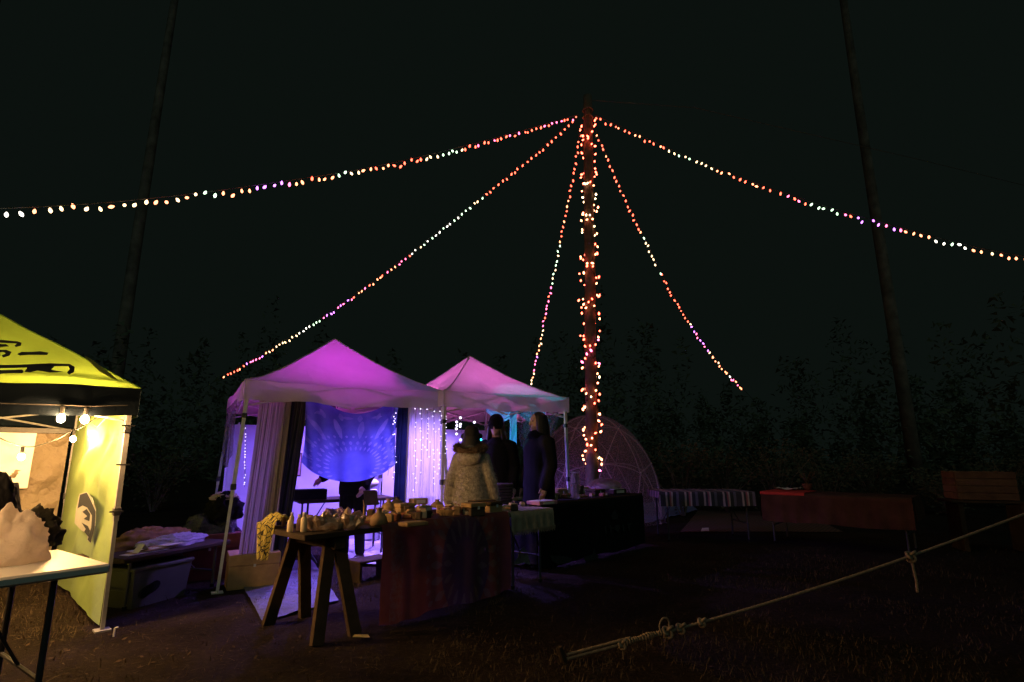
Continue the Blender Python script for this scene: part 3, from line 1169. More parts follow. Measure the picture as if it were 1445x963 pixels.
swag('cyan cloth swagged along the eave of the smaller tent', (P2(.42, .16, 1.90), P2(.93, .16, 1.90)), lambda s, q: (.05 + .10 * abs(math.sin(2 * math.pi * s))) * q + .03 * math.sin(2 * math.pi * s) ** 2, M_cyan, 1)
swag('cyan cloth tail hanging down in the smaller tent', (P2(.60, .14, 1.88), P2(.66, .14, 1.88)), lambda s, q: .62 * q, M_cyan, 2)
swag('black lace scarf draped from the eave of the smaller tent', (P2(.62, .07, 1.86), P2(.82, .07, 1.86)), lambda s, q: q * (.50 * math.sin(math.pi * min(1, s * .8 + .2)) + .05), M_lace, 3)
swag('dark lace scarf hung near the right leg of the smaller tent', (P2(.84, .05, 1.87), P2(.95, .05, 1.87)), lambda s, q: q * (.42 * (1 - s) + .1), M_lace, 4)
# ------------------------------------------------------------------ tables
E_, N_ = frame2((.665, .747))
A0 = V(-1.42, 4.02, 0)
TZ = .73
M_redcloth = None


def tabl(label, O, e, n, L, D, h, kind='folding', m_top=None, m_leg=None, legs=True, inset=.12):
    t = thing(kind + '_table', label, 'table', tuple(O + e * L / 2 + n * D / 2))
    rz = rotz(e)
    m_top = m_top or M_wood_d
    m_leg = m_leg or M_steel_d
    if kind == 'trestle':
        k = 3
        for i in range(k):
            wd = D / k
            off = .012 * (i - 1)
            MB().box(O + e * (L / 2 + off) + n * wd * (i + .5) + V(0, 0, h - .02), (L, wd - .006, .038), rz, .004).build('plank', m_top, t)
        for x in (.28, L - .34):
            c = O + e * x + n * D / 2
            MB().box(c + V(0, 0, h - .085), (.09, D * .94, .088), rz, .006).build('cross_beam', m_top, t)
            for sx in (-1, 1):
                for sy in (-1, 1):
                    top_ = c + n * sy * D * .34 + e * sx * .03 + V(0, 0, h - .05)
                    bot = c + n * sy * D * .50 + e * sx * .15
                    d = top_ - bot
                    ax = d.normalized()
                    sd = ax.cross(n).normalized()
                    fw = ax.cross(sd)
                    pts = []
                    for P_ in (bot, top_):
                        for (i, j) in ((-1, -1), (1, -1), (1, 1), (-1, 1)):
                            pts.append(P_ + sd * i * .045 + fw * j * .02)
                    MB().add(pts, [(3, 2, 1, 0), (4, 5, 6, 7), (0, 1, 5, 4), (1, 2, 6, 5), (2, 3, 7, 6), (3, 0, 4, 7)]).build('leg', M_wood, t)
    else:
        MB().box(O + e * L / 2 + n * D / 2 + V(0, 0, h - .022), (L, D, .044), rz, .012).build('tabletop', m_top, t)
        for x in (inset, L - inset):
            for y in (.07, D - .07):
                p = O + e * x + n * y
                lg = MB().tube([p, p + V(0, 0, h - .04)], .014, 8).build('leg', m_leg, t)
                MB().tube([p, p + V(0, 0, .03)], .018, 8).build('rubber_foot', M_black, lg)
            MB().tube([O + e * x + n * .07 + V(0, 0, h * .36), O + e * x + n * (D - .07) + V(0, 0, h * .36)], .010, 6).build('stretcher', m_leg, t)
            MB().tube([O + e * x + n * D / 2 + V(0, 0, h * .36), O + e * (x + (.25 if x < L / 2 else -.25)) + n * D / 2 + V(0, 0, h - .04)], .008, 6).build('brace', m_leg, t)
    return t


def cloth_on(name, label, O, e, n, L, D, h, drop, m, ends=(.0, .0), amp=.02, folds=7, back=.08, seed=0, nu=60):
    """cloth over a table: top, front fall and end falls in one sheet each, joined"""
    z = h + .006
    b = MB()
    tot = D + drop

    def fn(s, q):
        d = q * tot
        p = O + e * L * s
        if d <= D:
            p = p + n * (D - d)
            p.z = z + .003 * nz((s * 9, d * 9, seed), 1)
        else:
            f = (d - D)
            k = min(1, f / .25)
            ph = s * folds * 6.283 + 1.5 * nz((s * 4, f, seed), 1)
            p = p - n * (.012 + amp * k * (1 + math.sin(ph)))
            p.z = z - .012 - f * (1 + .02 * math.sin(s * 11))
        return p
    b.sheet(fn, nu, 30)
    for side, dr in ((0, ends[0]), (1, ends[1])):
        if dr <= 0:
            continue
        sg = -1 if side == 0 else 1

        def en(s, q, side=side, dr=dr, sg=sg):
            p = O + e * L * side + n * D * s
            k = min(1, q * dr / .2)
            p = p + e * sg * (.006 + amp * k * (1 + math.sin(s * 4 * 6.283 + seed)))
            p.z = z - q * dr
            return p
        b.sheet(en, 24, 14)
    return tag(b.build(name, m, None, True), label, 'tablecloth')


tabl('plank trestle table with crystals and candles at its bare end', A0, E_, N_, 2.1, .72, TZ, 'trestle', M_wood_d)

nt = NT('red_mandala_cloth')
u_, v_ = nt.uv()
dx = nt.math('MULTIPLY', nt.math('SUBTRACT', u_, .60), 1.5)
dy = nt.math('SUBTRACT', v_, .78)
r_ = nt.math('SQRT', nt.math('ADD', nt.math('MULTIPLY', dx, dx), nt.math('MULTIPLY', dy, dy)))
th = nt.math('ARCTAN2', dy, dx)
k1 = ring(24, .34, .05, -.2)
k2 = ring(16, .22, .06, 0)
k3 = ring(40, .43, .025, 0, .5)
band = nt.math('LESS_THAN', nt.math('ABSOLUTE', nt.math('SUBTRACT', u_, .10)), .05)
inner = nt.math('LESS_THAN', r_, .30)
wv = contrast(nt, nt.noise(38, 4), .4, .6)
base = nt.mix(contrast(nt, nt.noise(6, 5), .3, .7), (.17, .040, .042), (.24, .062, .052))
col = nt.mix(nt.math('MULTIPLY', inner, .7), base, (.06, .035, .09))
col = nt.mix(nt.math('MULTIPLY', nt.math('MAXIMUM', nt.math('MAXIMUM', k1, k2), nt.math('MAXIMUM', k3, nt.math('MULTIPLY', band, wv))), .55), col, (.20, .13, .13))
nt.p.inputs['Roughness'].default_value = .95
M_redcloth = finish(nt, col, .30)
cl = cloth_on('tablecloth', 'long dark red mandala cloth hanging to the ground from the trestle table', A0 + E_ * .62, E_, N_, 1.46, .72, TZ + .006, .70, M_redcloth, (.0, .0), .018, 5, seed=2)

B0 = A0 + E_ * 2.13 + N_ * .02
tabl('small folding table under the short fringed beige cloth', B0, E_, N_, .66, .68, TZ - .01)
M_beigecloth = mat('knit_beige', (.34, .27, .19), .95, .35, 14, .5, .01, fine=60)
cb = cloth_on('tablecloth', 'short fringed beige knitted cloth on the small table', B0, E_, N_, .68, .70, TZ - .008, .17, M_beigecloth, (.15, .15), .012, 6, seed=4)
m = MB()
for k in range(70):
    p = B0 + E_ * (.68 * (k + .5) / 70) - N_ * .035
    m.tube([p + V(0, 0, TZ - .17), p + V(.004 * math.sin(k * 3), 0, TZ - .215 - .012 * math.sin(k * 1.7))], .003, 4)
tag(m.build('fringe', M_beigecloth, cb), kind='stuff')

C0 = V(.30, 6.60, 0)
CL = 2.4
tabl('long folding table under the black printed cloth', C0, E_, N_, CL, .74, TZ)
cc = cloth_on('tablecloth', 'floor length black cloth with faint white print on the long table', C0 - E_ * .02, E_, N_, CL + .04, .74, TZ, .69, M_black, (.66, .60), .006, 8, seed=6)
M_fprint = mat('faded_white_print', (.30, .31, .30), .9, .5, 30, 0)
M_gprint = mat('faded_grey_print', (.04, .043, .043), .9, .3, 30, 0)


def cprint(pix, m, nm='print', off=.034):
    p0 = C0 - N_ * .012
    pts = [on_plane(px, py, p0, -N_) - N_ * off for px, py in pix]
    MB().prism(pts, -N_ * .0015).build(nm, m, cc)


cprint([(719, 797), (727, 786), (731, 775), (736, 771), (741, 779), (745, 797), (736, 794), (730, 796)], M_fprint, 'mountain_print')
cprint([(772, 783), (782, 784), (797, 785), (806, 789), (800, 794), (784, 796), (776, 791)], M_gprint, 'wave_print')
cprint([(820, 786), (833, 782), (835, 773), (838, 782), (841, 783), (840, 793), (824, 795)], M_gprint, 'leaf_print')
cprint([(864, 719), (869, 728), (868, 733), (861, 733), (859, 728)], M_gprint, 'flame_print')
for pix in ([(850, 743), (852, 742), (853, 752), (851, 753)], [(857, 741), (859, 741), (860, 751), (858, 752)], [(858, 745), (864, 744), (864, 746), (858, 747)],
            [(865, 741), (870, 740), (872, 745), (869, 751), (865, 748)], [(875, 740), (877, 740), (878, 750), (876, 750)], [(881, 739), (888, 738), (888, 740), (885, 741), (886, 749), (884, 749), (883, 741)]):
    cprint(pix, M_gprint, 'letter_print')

# far arc of tables
D0, eD, nD = V(2.27, 8.78, 0), V(1, 0, 0), V(0, 1, 0)
tabl('folding table under the striped blanket', D0, eD, nD, 1.46, .78, TZ)
nt = NT('striped_blanket')
u_, v_ = nt.uv()
ramp = nt.n('ShaderNodeValToRGB')
ramp.color_ramp.interpolation = 'CONSTANT'
nt.link(nt.math('FRACT', nt.math('MULTIPLY', nt.math('ADD', u_, nt.math('MULTIPLY', nt.noise(6, 3), .012)), 5.0)), ramp.inputs[0])
els = ramp.color_ramp.elements
els[0].color = (.035, .03, .035, 1)
els[1].position = .30
els[1].color = (.36, .27, .28, 1)
for p_, c_ in ((.40, (.03, .03, .04, 1)), (.52, (.30, .09, .11, 1)), (.60, (.40, .30, .30, 1)), (.68, (.03, .03, .035, 1)), (.86, (.12, .10, .14, 1))):
    q_ = els.new(p_)
    q_.color = c_
nt.p.inputs['Roughness'].default_value = .95
nt.bump(nt.noise(90, 3), .4, .004)
cloth_on('blanket', 'striped woven blanket spread over the far table', D0, eD, nD, 1.46, .8, TZ, .20, finish(nt, ramp.outputs[0]), (.10, .05), .01, 6, seed=8)
E0 = V(3.80, 8.74, 0)
eE, nE = frame2((.74, -.67))
tabl('long folding table under the red and brown cloths', E0, eE, nE, 1.9, .75, TZ)
M_red2 = mat('red_cloth', (.45, .045, .035), .9, .25, 6, .2)
M_brown2 = mat('brown_cloth', (.065, .03, .02), .95, .4, 5, .3)
cloth_on('tablecloth', 'brown cloth with a hanging front on the far long table', E0, eE, nE, 1.9, .76, TZ, .40, M_brown2, (.35, .3), .014, 9, seed=9)
cloth_on('table_runner', 'bright red cloth over the end of the far long table', E0 - eE * .008 - nE * .008, eE, nE, .62, .74, TZ + .012, .03, M_red2, (.02, 0), .002, 3, seed=10)

# crate on a bench at far right
K0 = at(1354, 706, Y=7.9)
eK, nK = frame2((.96, -.28))
bz = K0.z
K0.z = 0
bt = thing('bench', 'dark wooden bench carrying the crate beyond the tables', 'bench', tuple(K0))
for k in range(3):
    MB().box(K0 + eK * .38 + nK * (.08 + .15 * k) + V(0, 0, bz - .02), (.95, .14, .035), rotz(eK), .004).build('seat_plank', M_wood_d, bt)
for x in (.02, .74):
    MB().box(K0 + eK * x + nK * .23 + V(0, 0, bz / 2 - .02), (.06, .40, bz - .04), rotz(eK), .004).build('leg', M_wood_d, bt)
ck = thing('wooden_crate', 'slatted wooden crate sitting on the bench at the edge of the camp', 'crate', tuple(K0 + V(0, 0, bz)))
CW, CD, CH = .70, .42, .385
M_crate = mat('crate_wood', (.13, .07, .048), .9, .4, 7, .4, .005, fine=28)
for k in range(4):
    for (yy, ) in ((.02,), (.44,)):
        MB().box(K0 + eK * (CW / 2) + nK * yy + V(0, 0, bz + .05 + k * .095), (CW, .014, .088), rotz(eK), .003).build('slat', M_crate, ck)
    for xx in (-.002, CW + .002):
        MB().box(K0 + eK * xx + nK * .23 + V(0, 0, bz + .05 + k * .095), (.014, CD - .02, .088), rotz(eK), .003).build('slat', M_crate, ck)
for xx in (.03, CW - .03):
    for yy in (.037, .423):
        MB().box(K0 + eK * xx + nK * yy + V(0, 0, bz + CH / 2), (.03, .018, CH), rotz(eK), .003).build('corner_post', M_crate, ck)
MB().box(K0 + eK * CW / 2 + nK * .23 + V(0, 0, bz + .02), (CW - .03, CD - .03, .02), rotz(eK)).build('base_board', M_crate, ck)

# things on the far tables
pp = at(1112, 691, Z=TZ + .03)
pl_ = thing('paper_plate', 'crumpled white paper lying on the red cloth', 'paper', tuple(pp))
MB().sheet(lambda s, q: pp + eE * (.34 * (s - .5)) + nE * (.2 * (q - .5)) + V(0, 0, .01 + .02 * nz((s * 3, q * 3, 1), 1.3) + .03 * abs(s - .5)), 10, 8).build('sheet', M_paper, pl_, True)
pt = at(1140, 692, Z=TZ + .02)
pt.y = min(pt.y, 8.95)
pot = thing('potted_plant', 'spiky potted plant standing on the far long table', 'plant', tuple(pt))
MB().lathe([(.05, 0), (.075, .09), (.08, .10), (.07, .10), (.06, .08)], pt).build('pot', mat('clay', (.14, .07, .05), .9, .3, 9, .2), pot, True)
rr = random.Random(5)
for k in range(18):
    a = rr.random() * 6.283
    L = .14 + .12 * rr.random()
    d = V(math.cos(a), math.sin(a), 0)
    s = V(-d.y, d.x, 0) * .012
    c_ = pt + V(0, 0, .09)
    MB().add([c_ - s, c_ + s, c_ + d * L * .6 + V(0, 0, L * .8) + s, c_ + d * L * .6 + V(0, 0, L * .8) - s, c_ + d * L * 1.3 + V(0, 0, L * .7)], [(0, 1, 2, 3), (3, 2, 4)]).build('leaf', M_shrub, pot)

# blue tarp, and an added mat coloured as ground lit red, on the ground behind the striped table
def ground_sheet(name, label, cat, pix, m, lift=.012, amp=.01, n=16):
    q = [at(px, py, Z=0) for px, py in pix]

    def fn(s, t):
        p = q[0].lerp(q[1], s).lerp(q[3].lerp(q[2], s), t)
        p.z = gz(p.x, p.y) + lift + amp * abs(nz((p.x * 4, p.y * 4, 1), 1))
        return p
    return tag(MB().sheet(fn, n, n).build(name, m, None, True), label, cat)


nt = NT('lit_ground_mat')
u_, v_ = nt.uv()
chk = nt.math('MULTIPLY', nt.math('SINE', nt.math('MULTIPLY', u_, 190)), nt.math('SINE', nt.math('MULTIPLY', v_, 110)))
M_lit_ground = finish(nt, nt.mix(contrast(nt, chk, -.2, .2), (.05, .024, .017), (.13, .06, .04)))
nt.p.inputs['Roughness'].default_value = .95
ground_sheet('lit_ground_mat', 'added mat coloured as ground lit red beneath the far tables', 'mat', [(960, 752), (1190, 752), (1130, 722), (985, 722)], M_lit_ground)
ground_sheet('blue_tarp', 'crumpled bluish tarp on the ground behind the striped table', 'tarp', [(910, 741), (985, 722), (968, 708), (905, 712)], mat('blue_tarp', (.22, .22, .50), .6, .3, 5, .6, .03), .02, .05)
ground_sheet('paper_scrap', 'round pale scrap lying on the ground before the added mat', 'litter', [(989, 752), (1001, 752), (1000, 747), (991, 747)], M_paper, .02, .02, 4)
ground_sheet('paper_scrap', 'small curled leaf lying by the foot of the trestle table', 'litter', [(497, 906), (522, 904), (519, 900), (500, 902)], mat('yellow_leaf', (.55, .42, .14), .8, .3, 20, 0), .02, .03, 6)
ground_sheet('grey_tarp', 'grey blue groundsheet spread from the larger tent to the trestle', 'tarp', [(370, 880), (478, 850), (440, 792), (325, 800)], mat('grey_tarp', (.11, .12, .16), .55, .35, 3, .7, .04), .012, .025, 30)
ground_sheet('tent_rug', 'pale crumpled rug on the floor of the larger tent', 'rug', [(478, 800), (560, 800), (560, 760), (485, 760)], mat('pale_rug', (.62, .58, .70), .9, .4, 5, .8, .04), .02, .09, 30)

# ------------------------------------------------------------------ mesh dome
dm = thing('mesh_dome', 'small geodesic dome of tubes covered in fine netting', 'dome', tuple(at(836, 645, Y=11.9).xy) + (0,))
DC = V(at(836, 645, Y=11.9).x, 11.9, .0)
bm = bmesh.new()
bmesh.ops.create_icosphere(bm, subdivisions=2, radius=1)
bmesh.ops.rotate(bm, verts=bm.verts, cent=(0, 0, 0), matrix=Matrix.Rotation(.35, 3, 'Z'))
S_ = V(1.40, 1.40, 2.13)
M_strut = mat('dome_tube', (.66, .46, .60), .5, .2, 9, 0)
mp = lambda c: V(DC.x + c.x * S_.x, DC.y + c.y * S_.y, DC.z + max(0, c.z) * S_.z)
for e in bm.edges:
    a, b = e.verts[0].co, e.verts[1].co
    if max(a.z, b.z) < .02 or min(a.z, b.z) < -.3:
        continue
    if a.z < -.01 and b.z < -.01:
        continue
    mid_ = ((a + b) / 2).normalized()
    MB().tube([mp(a), mp(a.lerp(mid_, .5).normalized() if a.z > -.01 else a.lerp(mid_, .5)), mp(mid_), mp(b.lerp(mid_, .5).normalized() if b.z > -.01 else b.lerp(mid_, .5)), mp(b)], .010, 6).build('strut', M_strut, dm)
for v_ in bm.verts:
    if v_.co.z > -.02:
        MB().ell(mp(v_.co), (.026, .026, .026), None, 8, 6).build('hub', M_strut, dm, True)
bm.free()
bm = bmesh.new()
bmesh.ops.create_icosphere(bm, subdivisions=4, radius=1)
q_ = MB()
vs = [V(DC.x + v.co.x * 1.425, DC.y + v.co.y * 1.425, max(.0, v.co.z) * 2.155) for v in bm.verts]
fs = [tuple(v.index for v in f.verts) for f in bm.faces if min(v.co.z for v in f.verts) > -.08]
bm.free()
ntn = NT('netting')
ntn.p.inputs['Roughness'].default_value = .9
M_net = finish(ntn, (.72, .40, .62), .4, None, ntn.math('MULTIPLY_ADD', contrast(ntn, ntn.noise(60, 3), .5, .62), .34, .24))
q_.add(vs, fs).build('net_cover', M_net, dm, True)

# ------------------------------------------------------------------ people
def person(label, loc, face, H, joints, cloth, hat=None, hair=None, seed=0):
    """body modelled facing +Y at 1.75 m, then turned by face (degrees) and scaled"""
    s = H / 1.75
    rot = Matrix.Rotation(R(face), 3, 'Z')
    X = lambda m: [tuple(Vector(loc) + rot @ (Vector(p) * s)) for p in m.v]
    t = thing('person', label, 'person', loc)

    def put(m, name, material, vox=.012, sm=3, rem=True):
        m.v = X(m)
        o = m.build(name, material, t, True)
        if rem:
            remesh(o, vox, sm)
        return o
    J = dict(sh=.185, el=[(.245, -.02, 1.13)] * 2, wr=[(.25, .10, .90)] * 2, kn=(.10, .03, .49), an=(.105, -.02, .09))
    J.update(joints)
    b = MB()
    b.loft([(0, 0, .86, .14, .10), (0, 0, .95, .165, .115), (0, 0, 1.08, .145, .10), (0, .0, 1.25, .165, .112), (0, 0, 1.38, .17, .10), (0, -.005, 1.44, .13, .08), (0, -.005, 1.48, .06, .055)])
    b.limb([(0, -.005, 1.42), (0, .005, 1.54)], [.058, .055])
    b.ell((0, .012, 1.635), (.076, .095, .112))
    b.ell((0, .035, 1.57), (.055, .065, .05))
    b.limb([(0, .098, 1.655), (0, .118, 1.61)], [.010, .016])
    b.ell((0, .092, 1.56), (.024, .014, .009))
    b.ell((0, .088, 1.53), (.022, .018, .018))
    b.ell((0, .09, 1.675), (.055, .016, .012))
    hand_lines = []
    for k, sg in enumerate((-1, 1)):
        b.ell((sg * .078, .0, 1.625), (.012, .025, .032))
        sh = V(sg * J['sh'], -.005, 1.40)
        el = Vector(J['el'][k])
        wr_ = Vector(J['wr'][k])
        el.x *= sg
        wr_.x *= sg
        b.limb([sh, sh.lerp(el, .5), el], [.056, .05, .042])
        b.limb([el, el.lerp(wr_, .4), wr_], [.043, .04, .028])
        d = (wr_ - el).normalized()
        side = d.cross(V(sg, 0, .2)).normalized()
        b.limb([wr_, wr_ + d * .085], [.028, .036])
        for f in range(4):
            o = wr_ + d * .09 + side * (.027 - .018 * f)
            L = (.072, .082, .076, .058)[f]
            curl = V(-sg, 0, 0) * .02
            b.limb([o - d * .02, o + d * L * .55 + curl * .3, o + d * L + curl], [.0095, .009, .008], 8)
        b.limb([wr_ + d * .03 + side * .022, wr_ + d * .065 + side * .052, wr_ + d * .10 + side * .058], [.012, .011, .009], 8)
        hp = V(sg * .09, 0, .92)
        kn = V(sg * J['kn'][0], J['kn'][1], J['kn'][2])
        an = V(sg * J['an'][0], J['an'][1], J['an'][2])
        b.limb([hp, hp.lerp(kn, .5), kn], [.085, .075, .056])
        b.limb([kn, kn.lerp(an, .35), an], [.055, .056, .036])
        b.limb([an + V(0, -.03, -.045), an + V(0, .10, -.055)], [.035, .03])
    put(b, 'body', mat('skin', (.42, .26, .19), .6, .12, 8, .1), .0085, 2)
    for sg in (-1, 1):
        put(MB().ell((sg * .031, .094, 1.647), (.013, .008, .010), None, 10, 8), 'eye', mat('dark_eye', (.03, .025, .02), .2, .1, 5, 0), rem=False)
    # trousers and shoes
    c = MB()
    c.loft([(0, 0, .84, .15, .12), (0, 0, .92, .178, .128), (0, 0, 1.02, .165, .122)])
    for sg in (-1, 1):
        hp = V(sg * .09, 0, .92)
        kn = V(sg * J['kn'][0], J['kn'][1], J['kn'][2])
        an = V(sg * J['an'][0], J['an'][1], J['an'][2] + .03)
        c.limb([hp, hp.lerp(kn, .5), kn, kn.lerp(an, .5), an], [.098, .09, .073, .068, .062])
    put(c, 'trousers', cloth.get('trousers', M_black), .016)
    for sg in (-1, 1):
        an = V(sg * J['an'][0], J['an'][1], J['an'][2])
        put(MB().limb([an + V(0, -.03, -.035), an + V(0, .05, -.045), an + V(0, .13, -.052)], [.052, .05, .042]).box(an + V(0, .05, -.08), (.095, .27, .02)), 'shoe', mat('dark_leather', (.03, .024, .02), .6, .3, 9, .2), .012)
    # jacket
    j = MB()
    for sec in [cloth['secs']]:
        j.loft(sec)
    r1, r2 = cloth.get('sleeve', (.075, .06))
    for k, sg in enumerate((-1, 1)):
        sh = V(sg * J['sh'], -.005, 1.395)
        el = Vector(J['el'][k])
        wr_ = Vector(J['wr'][k])
        el.x *= sg
        wr_.x *= sg
        j.limb([sh - V(sg * .04, 0, 0), sh, sh.lerp(el, .5), el], [r1 * 1.15, r1 * 1.2, r1 * 1.05, r1 * .95])
        j.limb([el, el.lerp(wr_, .5), wr_], [r1 * .92, r2 * 1.05, r2])
    jk = put(j, 'coat', cloth['mat'], .016, 4)
    for nm, m_, mt_, vx in cloth.get('extra', []):
        put(m_, nm, mt_, vx)
    if hair:
        h = MB()
        h.ell((0, -.012, 1.655), (.088, .102, .112))
        if hair[1] > 0:
            for a in range(-7, 8):
                an_ = R(-90 + a * 17)
                px_, py_ = math.cos(an_) * .088, math.sin(an_) * .098 - .008
                h.limb([(px_ * .8, py_ * .8, 1.70), (px_ * 1.05, py_ * 1.05, 1.58), (px_ * 1.25, py_ * 1.1 - .01, 1.58 - hair[1] * .6), (px_ * 1.2, py_ * 1.05 - .01, 1.58 - hair[1] * (.9 + .1 * math.sin(a * 3)))], [.028, .03, .03, .014], 8)
        put(h, 'hair', hair[0], .014)
    if hat:
        h = MB()
        h.loft([(0, .0, 1.655, .093, .113), (0, -.002, 1.70, .096, .115), (0, -.005, 1.745, .088, .104), (0, -.01, 1.785, .06, .07), (0, -.012, 1.80, .02, .024)])
        h.loft([(0, 0, 1.60, .098, .118), (0, 0, 1.61, .104, .124), (0, 0, 1.67, .104, .124), (0, 0, 1.69, .098, .117)])
        for k in hat[1]:
            h.ell(k, (.028, .03, .034))
        put(h, 'knit_hat', hat[0], .012)
    return t, X


def ground_under(px, Y):
    x = at(px, 645, Y=Y).x
    return (x, Y, 0.0)


# fuzzy coat, seen from behind
M_brhair = mat('brown_hair', (.014, .010, .008), .6, .4, 30, .6, .01, fine=80)
M_fuzz = mat('fleece', (.45, .41, .35), .98, .45, 26, 1.0, .02, fine=70)
M_furtrim = mat('fur_trim', (.20, .13, .085), .98, .5, 30, 1.0, .02, fine=80)
hood = MB()
hood.ell((0, -.14, 1.42), (.165, .085, .125))
trim = MB()
trim.limb([(.165 * math.cos(a), -.06 + .14 * math.sin(a), 1.52 - .045 * (math.sin(a) < 0) * abs(math.sin(a)) + .01 * math.sin(9 * a)) for a in [R(-200 + k * 20) for k in range(12)]], [.042 + .008 * math.sin(k * 2.1) for k in range(12)])
coat_secs = [(0, 0, .60, .235, .20), (0, 0, .66, .24, .205), (0, 0, .85, .22, .19), (0, 0, 1.10, .185, .165), (0, 0, 1.28, .175, .155), (0, 0, 1.40, .165, .14), (0, 0, 1.47, .13, .115), (0, 0, 1.54, .10, .10)]
pc, Xc = person('person in a fuzzy tan coat and dark knit hat seen from behind', ground_under(665, 6.32), -6, 1.57,
                dict(el=[(.25, -.02, 1.12)] * 2, wr=[(.285, .06, .87)] * 2, sh=.155),
                dict(mat=M_fuzz, secs=coat_secs, sleeve=(.074, .07), extra=[('hood', hood, M_fuzz, .016), ('fur_trim', trim, M_furtrim, .014)]),
                hair=(M_brhair, .13), hat=(mat('dark_knit', (.03, .028, .03), .95, .4, 40, .8, .01, fine=90), [(-.115, 0, 1.66), (.115, 0, 1.66)]))
# pile of the fleece and fur
rf = random.Random(9)
for nm, count, secs_, L0, m_ in (('fleece_pile', 9000, coat_secs, .022, M_fuzz),):
    fm = MB()
    for k in range(count):
        z = .62 + .80 * rf.random()
        for a_, b_ in zip(secs_, secs_[1:]):
            if a_[2] <= z <= b_[2]:
                f = (z - a_[2]) / (b_[2] - a_[2])
                rx, ry = a_[3] + (b_[3] - a_[3]) * f, a_[4] + (b_[4] - a_[4]) * f
        an_ = rf.random() * 6.283
        if k % 3 == 0:      # sleeves
            sg = rf.choice((-1, 1))
            q = rf.random()
            c_ = V(sg * .155, -.005, 1.395).lerp(V(sg * .25, -.02, 1.12), min(1, q * 2)) if q < .5 else V(sg * .25, -.02, 1.12).lerp(V(sg * .285, .06, .87), q * 2 - 1)
            n_ = V(math.cos(an_), math.sin(an_), 0)
            p = c_ + n_ * .070
        else:
            p = V(rx * math.cos(an_), ry * math.sin(an_), z) * 1.0
            n_ = V(math.cos(an_) / rx, math.sin(an_) / ry, 0).normalized()
        d = (n_ + V(rf.gauss(0, .5), rf.gauss(0, .5), -.5 + rf.gauss(0, .4))).normalized()
        s_ = d.orthogonal().normalized() * .0035
        L = L0 * (.5 + rf.random())
        b0 = len(fm.v)
        fm.v += [tuple(p - s_ - n_ * .01), tuple(p + s_ - n_ * .01), tuple(p + d * L)]
        fm.f.append((b0, b0 + 1, b0 + 2))
    fm.v = Xc(fm)
    tag(fm.build(nm, m_, pc), kind='stuff')
fm = MB()
for k in range(2600):
    a = R(-200 + 220 * rf.random())
    c_ = V(.165 * math.cos(a), -.06 + .14 * math.sin(a), 1.52 - .045 * (math.sin(a) < 0) * abs(math.sin(a)))
    d = V(rf.gauss(0, 1), rf.gauss(0, 1), rf.gauss(0, 1)).normalized()
    s_ = d.orthogonal().normalized() * .003
    b0 = len(fm.v)
    fm.v += [tuple(c_ + d * .03 - s_), tuple(c_ + d * .03 + s_), tuple(c_ + d * (.06 + .03 * rf.random()))]
    fm.f.append((b0, b0 + 1, b0 + 2))
fm.v = Xc(fm)
tag(fm.build('fur_hairs', M_furtrim, pc), kind='stuff')

M_dkwool = mat('dark_wool', (.006, .006, .007), .95, .4, 20, .5, .01)
std = [(0, 0, .80, .20, .15), (0, 0, .90, .205, .155), (0, 0, 1.1, .19, .145), (0, 0, 1.3, .205, .15), (0, 0, 1.40, .19, .125), (0, 0, 1.46, .10, .09), (0, 0, 1.50, .07, .075)]
longc = [(0, 0, .55, .25, .20)] + [(x, y, z, rx * 1.16, ry * 1.12) for x, y, z, rx, ry in std]
person('person in dark jacket and knit hat behind the fuzzy coat', ground_under(700, 7.25), 168, 1.76, {}, dict(mat=M_dkwool, secs=std), hat=(M_dkwool, []), hair=(M_brhair, .16))
scarf = MB()
scarf.loft([(0, .0, 1.43, .13, .12), (0, .01, 1.47, .14, .125), (0, .01, 1.51, .12, .115), (0, .0, 1.54, .09, .09)])
person('tall person in long dark coat with long hair lit violet on one side', ground_under(760, 6.95), 118, 1.80, dict(wr=[(.25, .06, .90), (.25, .06, .90)]), dict(mat=M_black, secs=longc, sleeve=(.085, .07), extra=[('scarf', scarf, M_dkwool, .014)]),
       hair=(M_brhair, .30))
person('person in dark clothes standing behind the blue tapestry', ground_under(503, 7.2), 172, 1.72, dict(el=[(.25, .02, 1.13), (.28, .0, 1.12)], wr=[(.2, .16, .93), (.37, .14, 1.02)]), dict(mat=M_dkwool, secs=std), hair=(M_brhair, .2))
# ------------------------------------------------------------------ wares on the trestle table
def onA(px, py, dz=0.0):
    return at(px, py, Z=TZ + dz)


def crystal(label, p, r, h, n, seed, m):
    rr = random.Random(seed)
    t = thing('crystal_cluster', label, 'crystal', tuple(p))
    b = MB().ell(p + V(0, 0, h * .22), (r, r * .7, h * .42), None, 18, 10)
    b.v = [(x + .012 * nz((x, y, z), 22), y + .012 * nz((x, y, z), 22, 3), max(p.z - .004, z + .012 * nz((x, y, z), 24, 7))) for x, y, z in b.v]
    b.build('rock_base', m, t)
    for k in range(n):
        a = rr.random() * 6.283
        q = rr.random() ** .6
        base = p + V(math.cos(a) * r * .75 * q, math.sin(a) * r * .5 * q, h * .2)
        d = (V(math.cos(a) * q * .8, math.sin(a) * q * .6, .6 + rr.random() * .5)).normalized()
        L = h * (.35 + .4 * rr.random())
        w_ = .018 + .02 * rr.random()
        MB().tube([base, base + d * L * .75, base + d * L], [w_, w_ * .95, w_ * .08], 6).build('point', m, t)
    return t


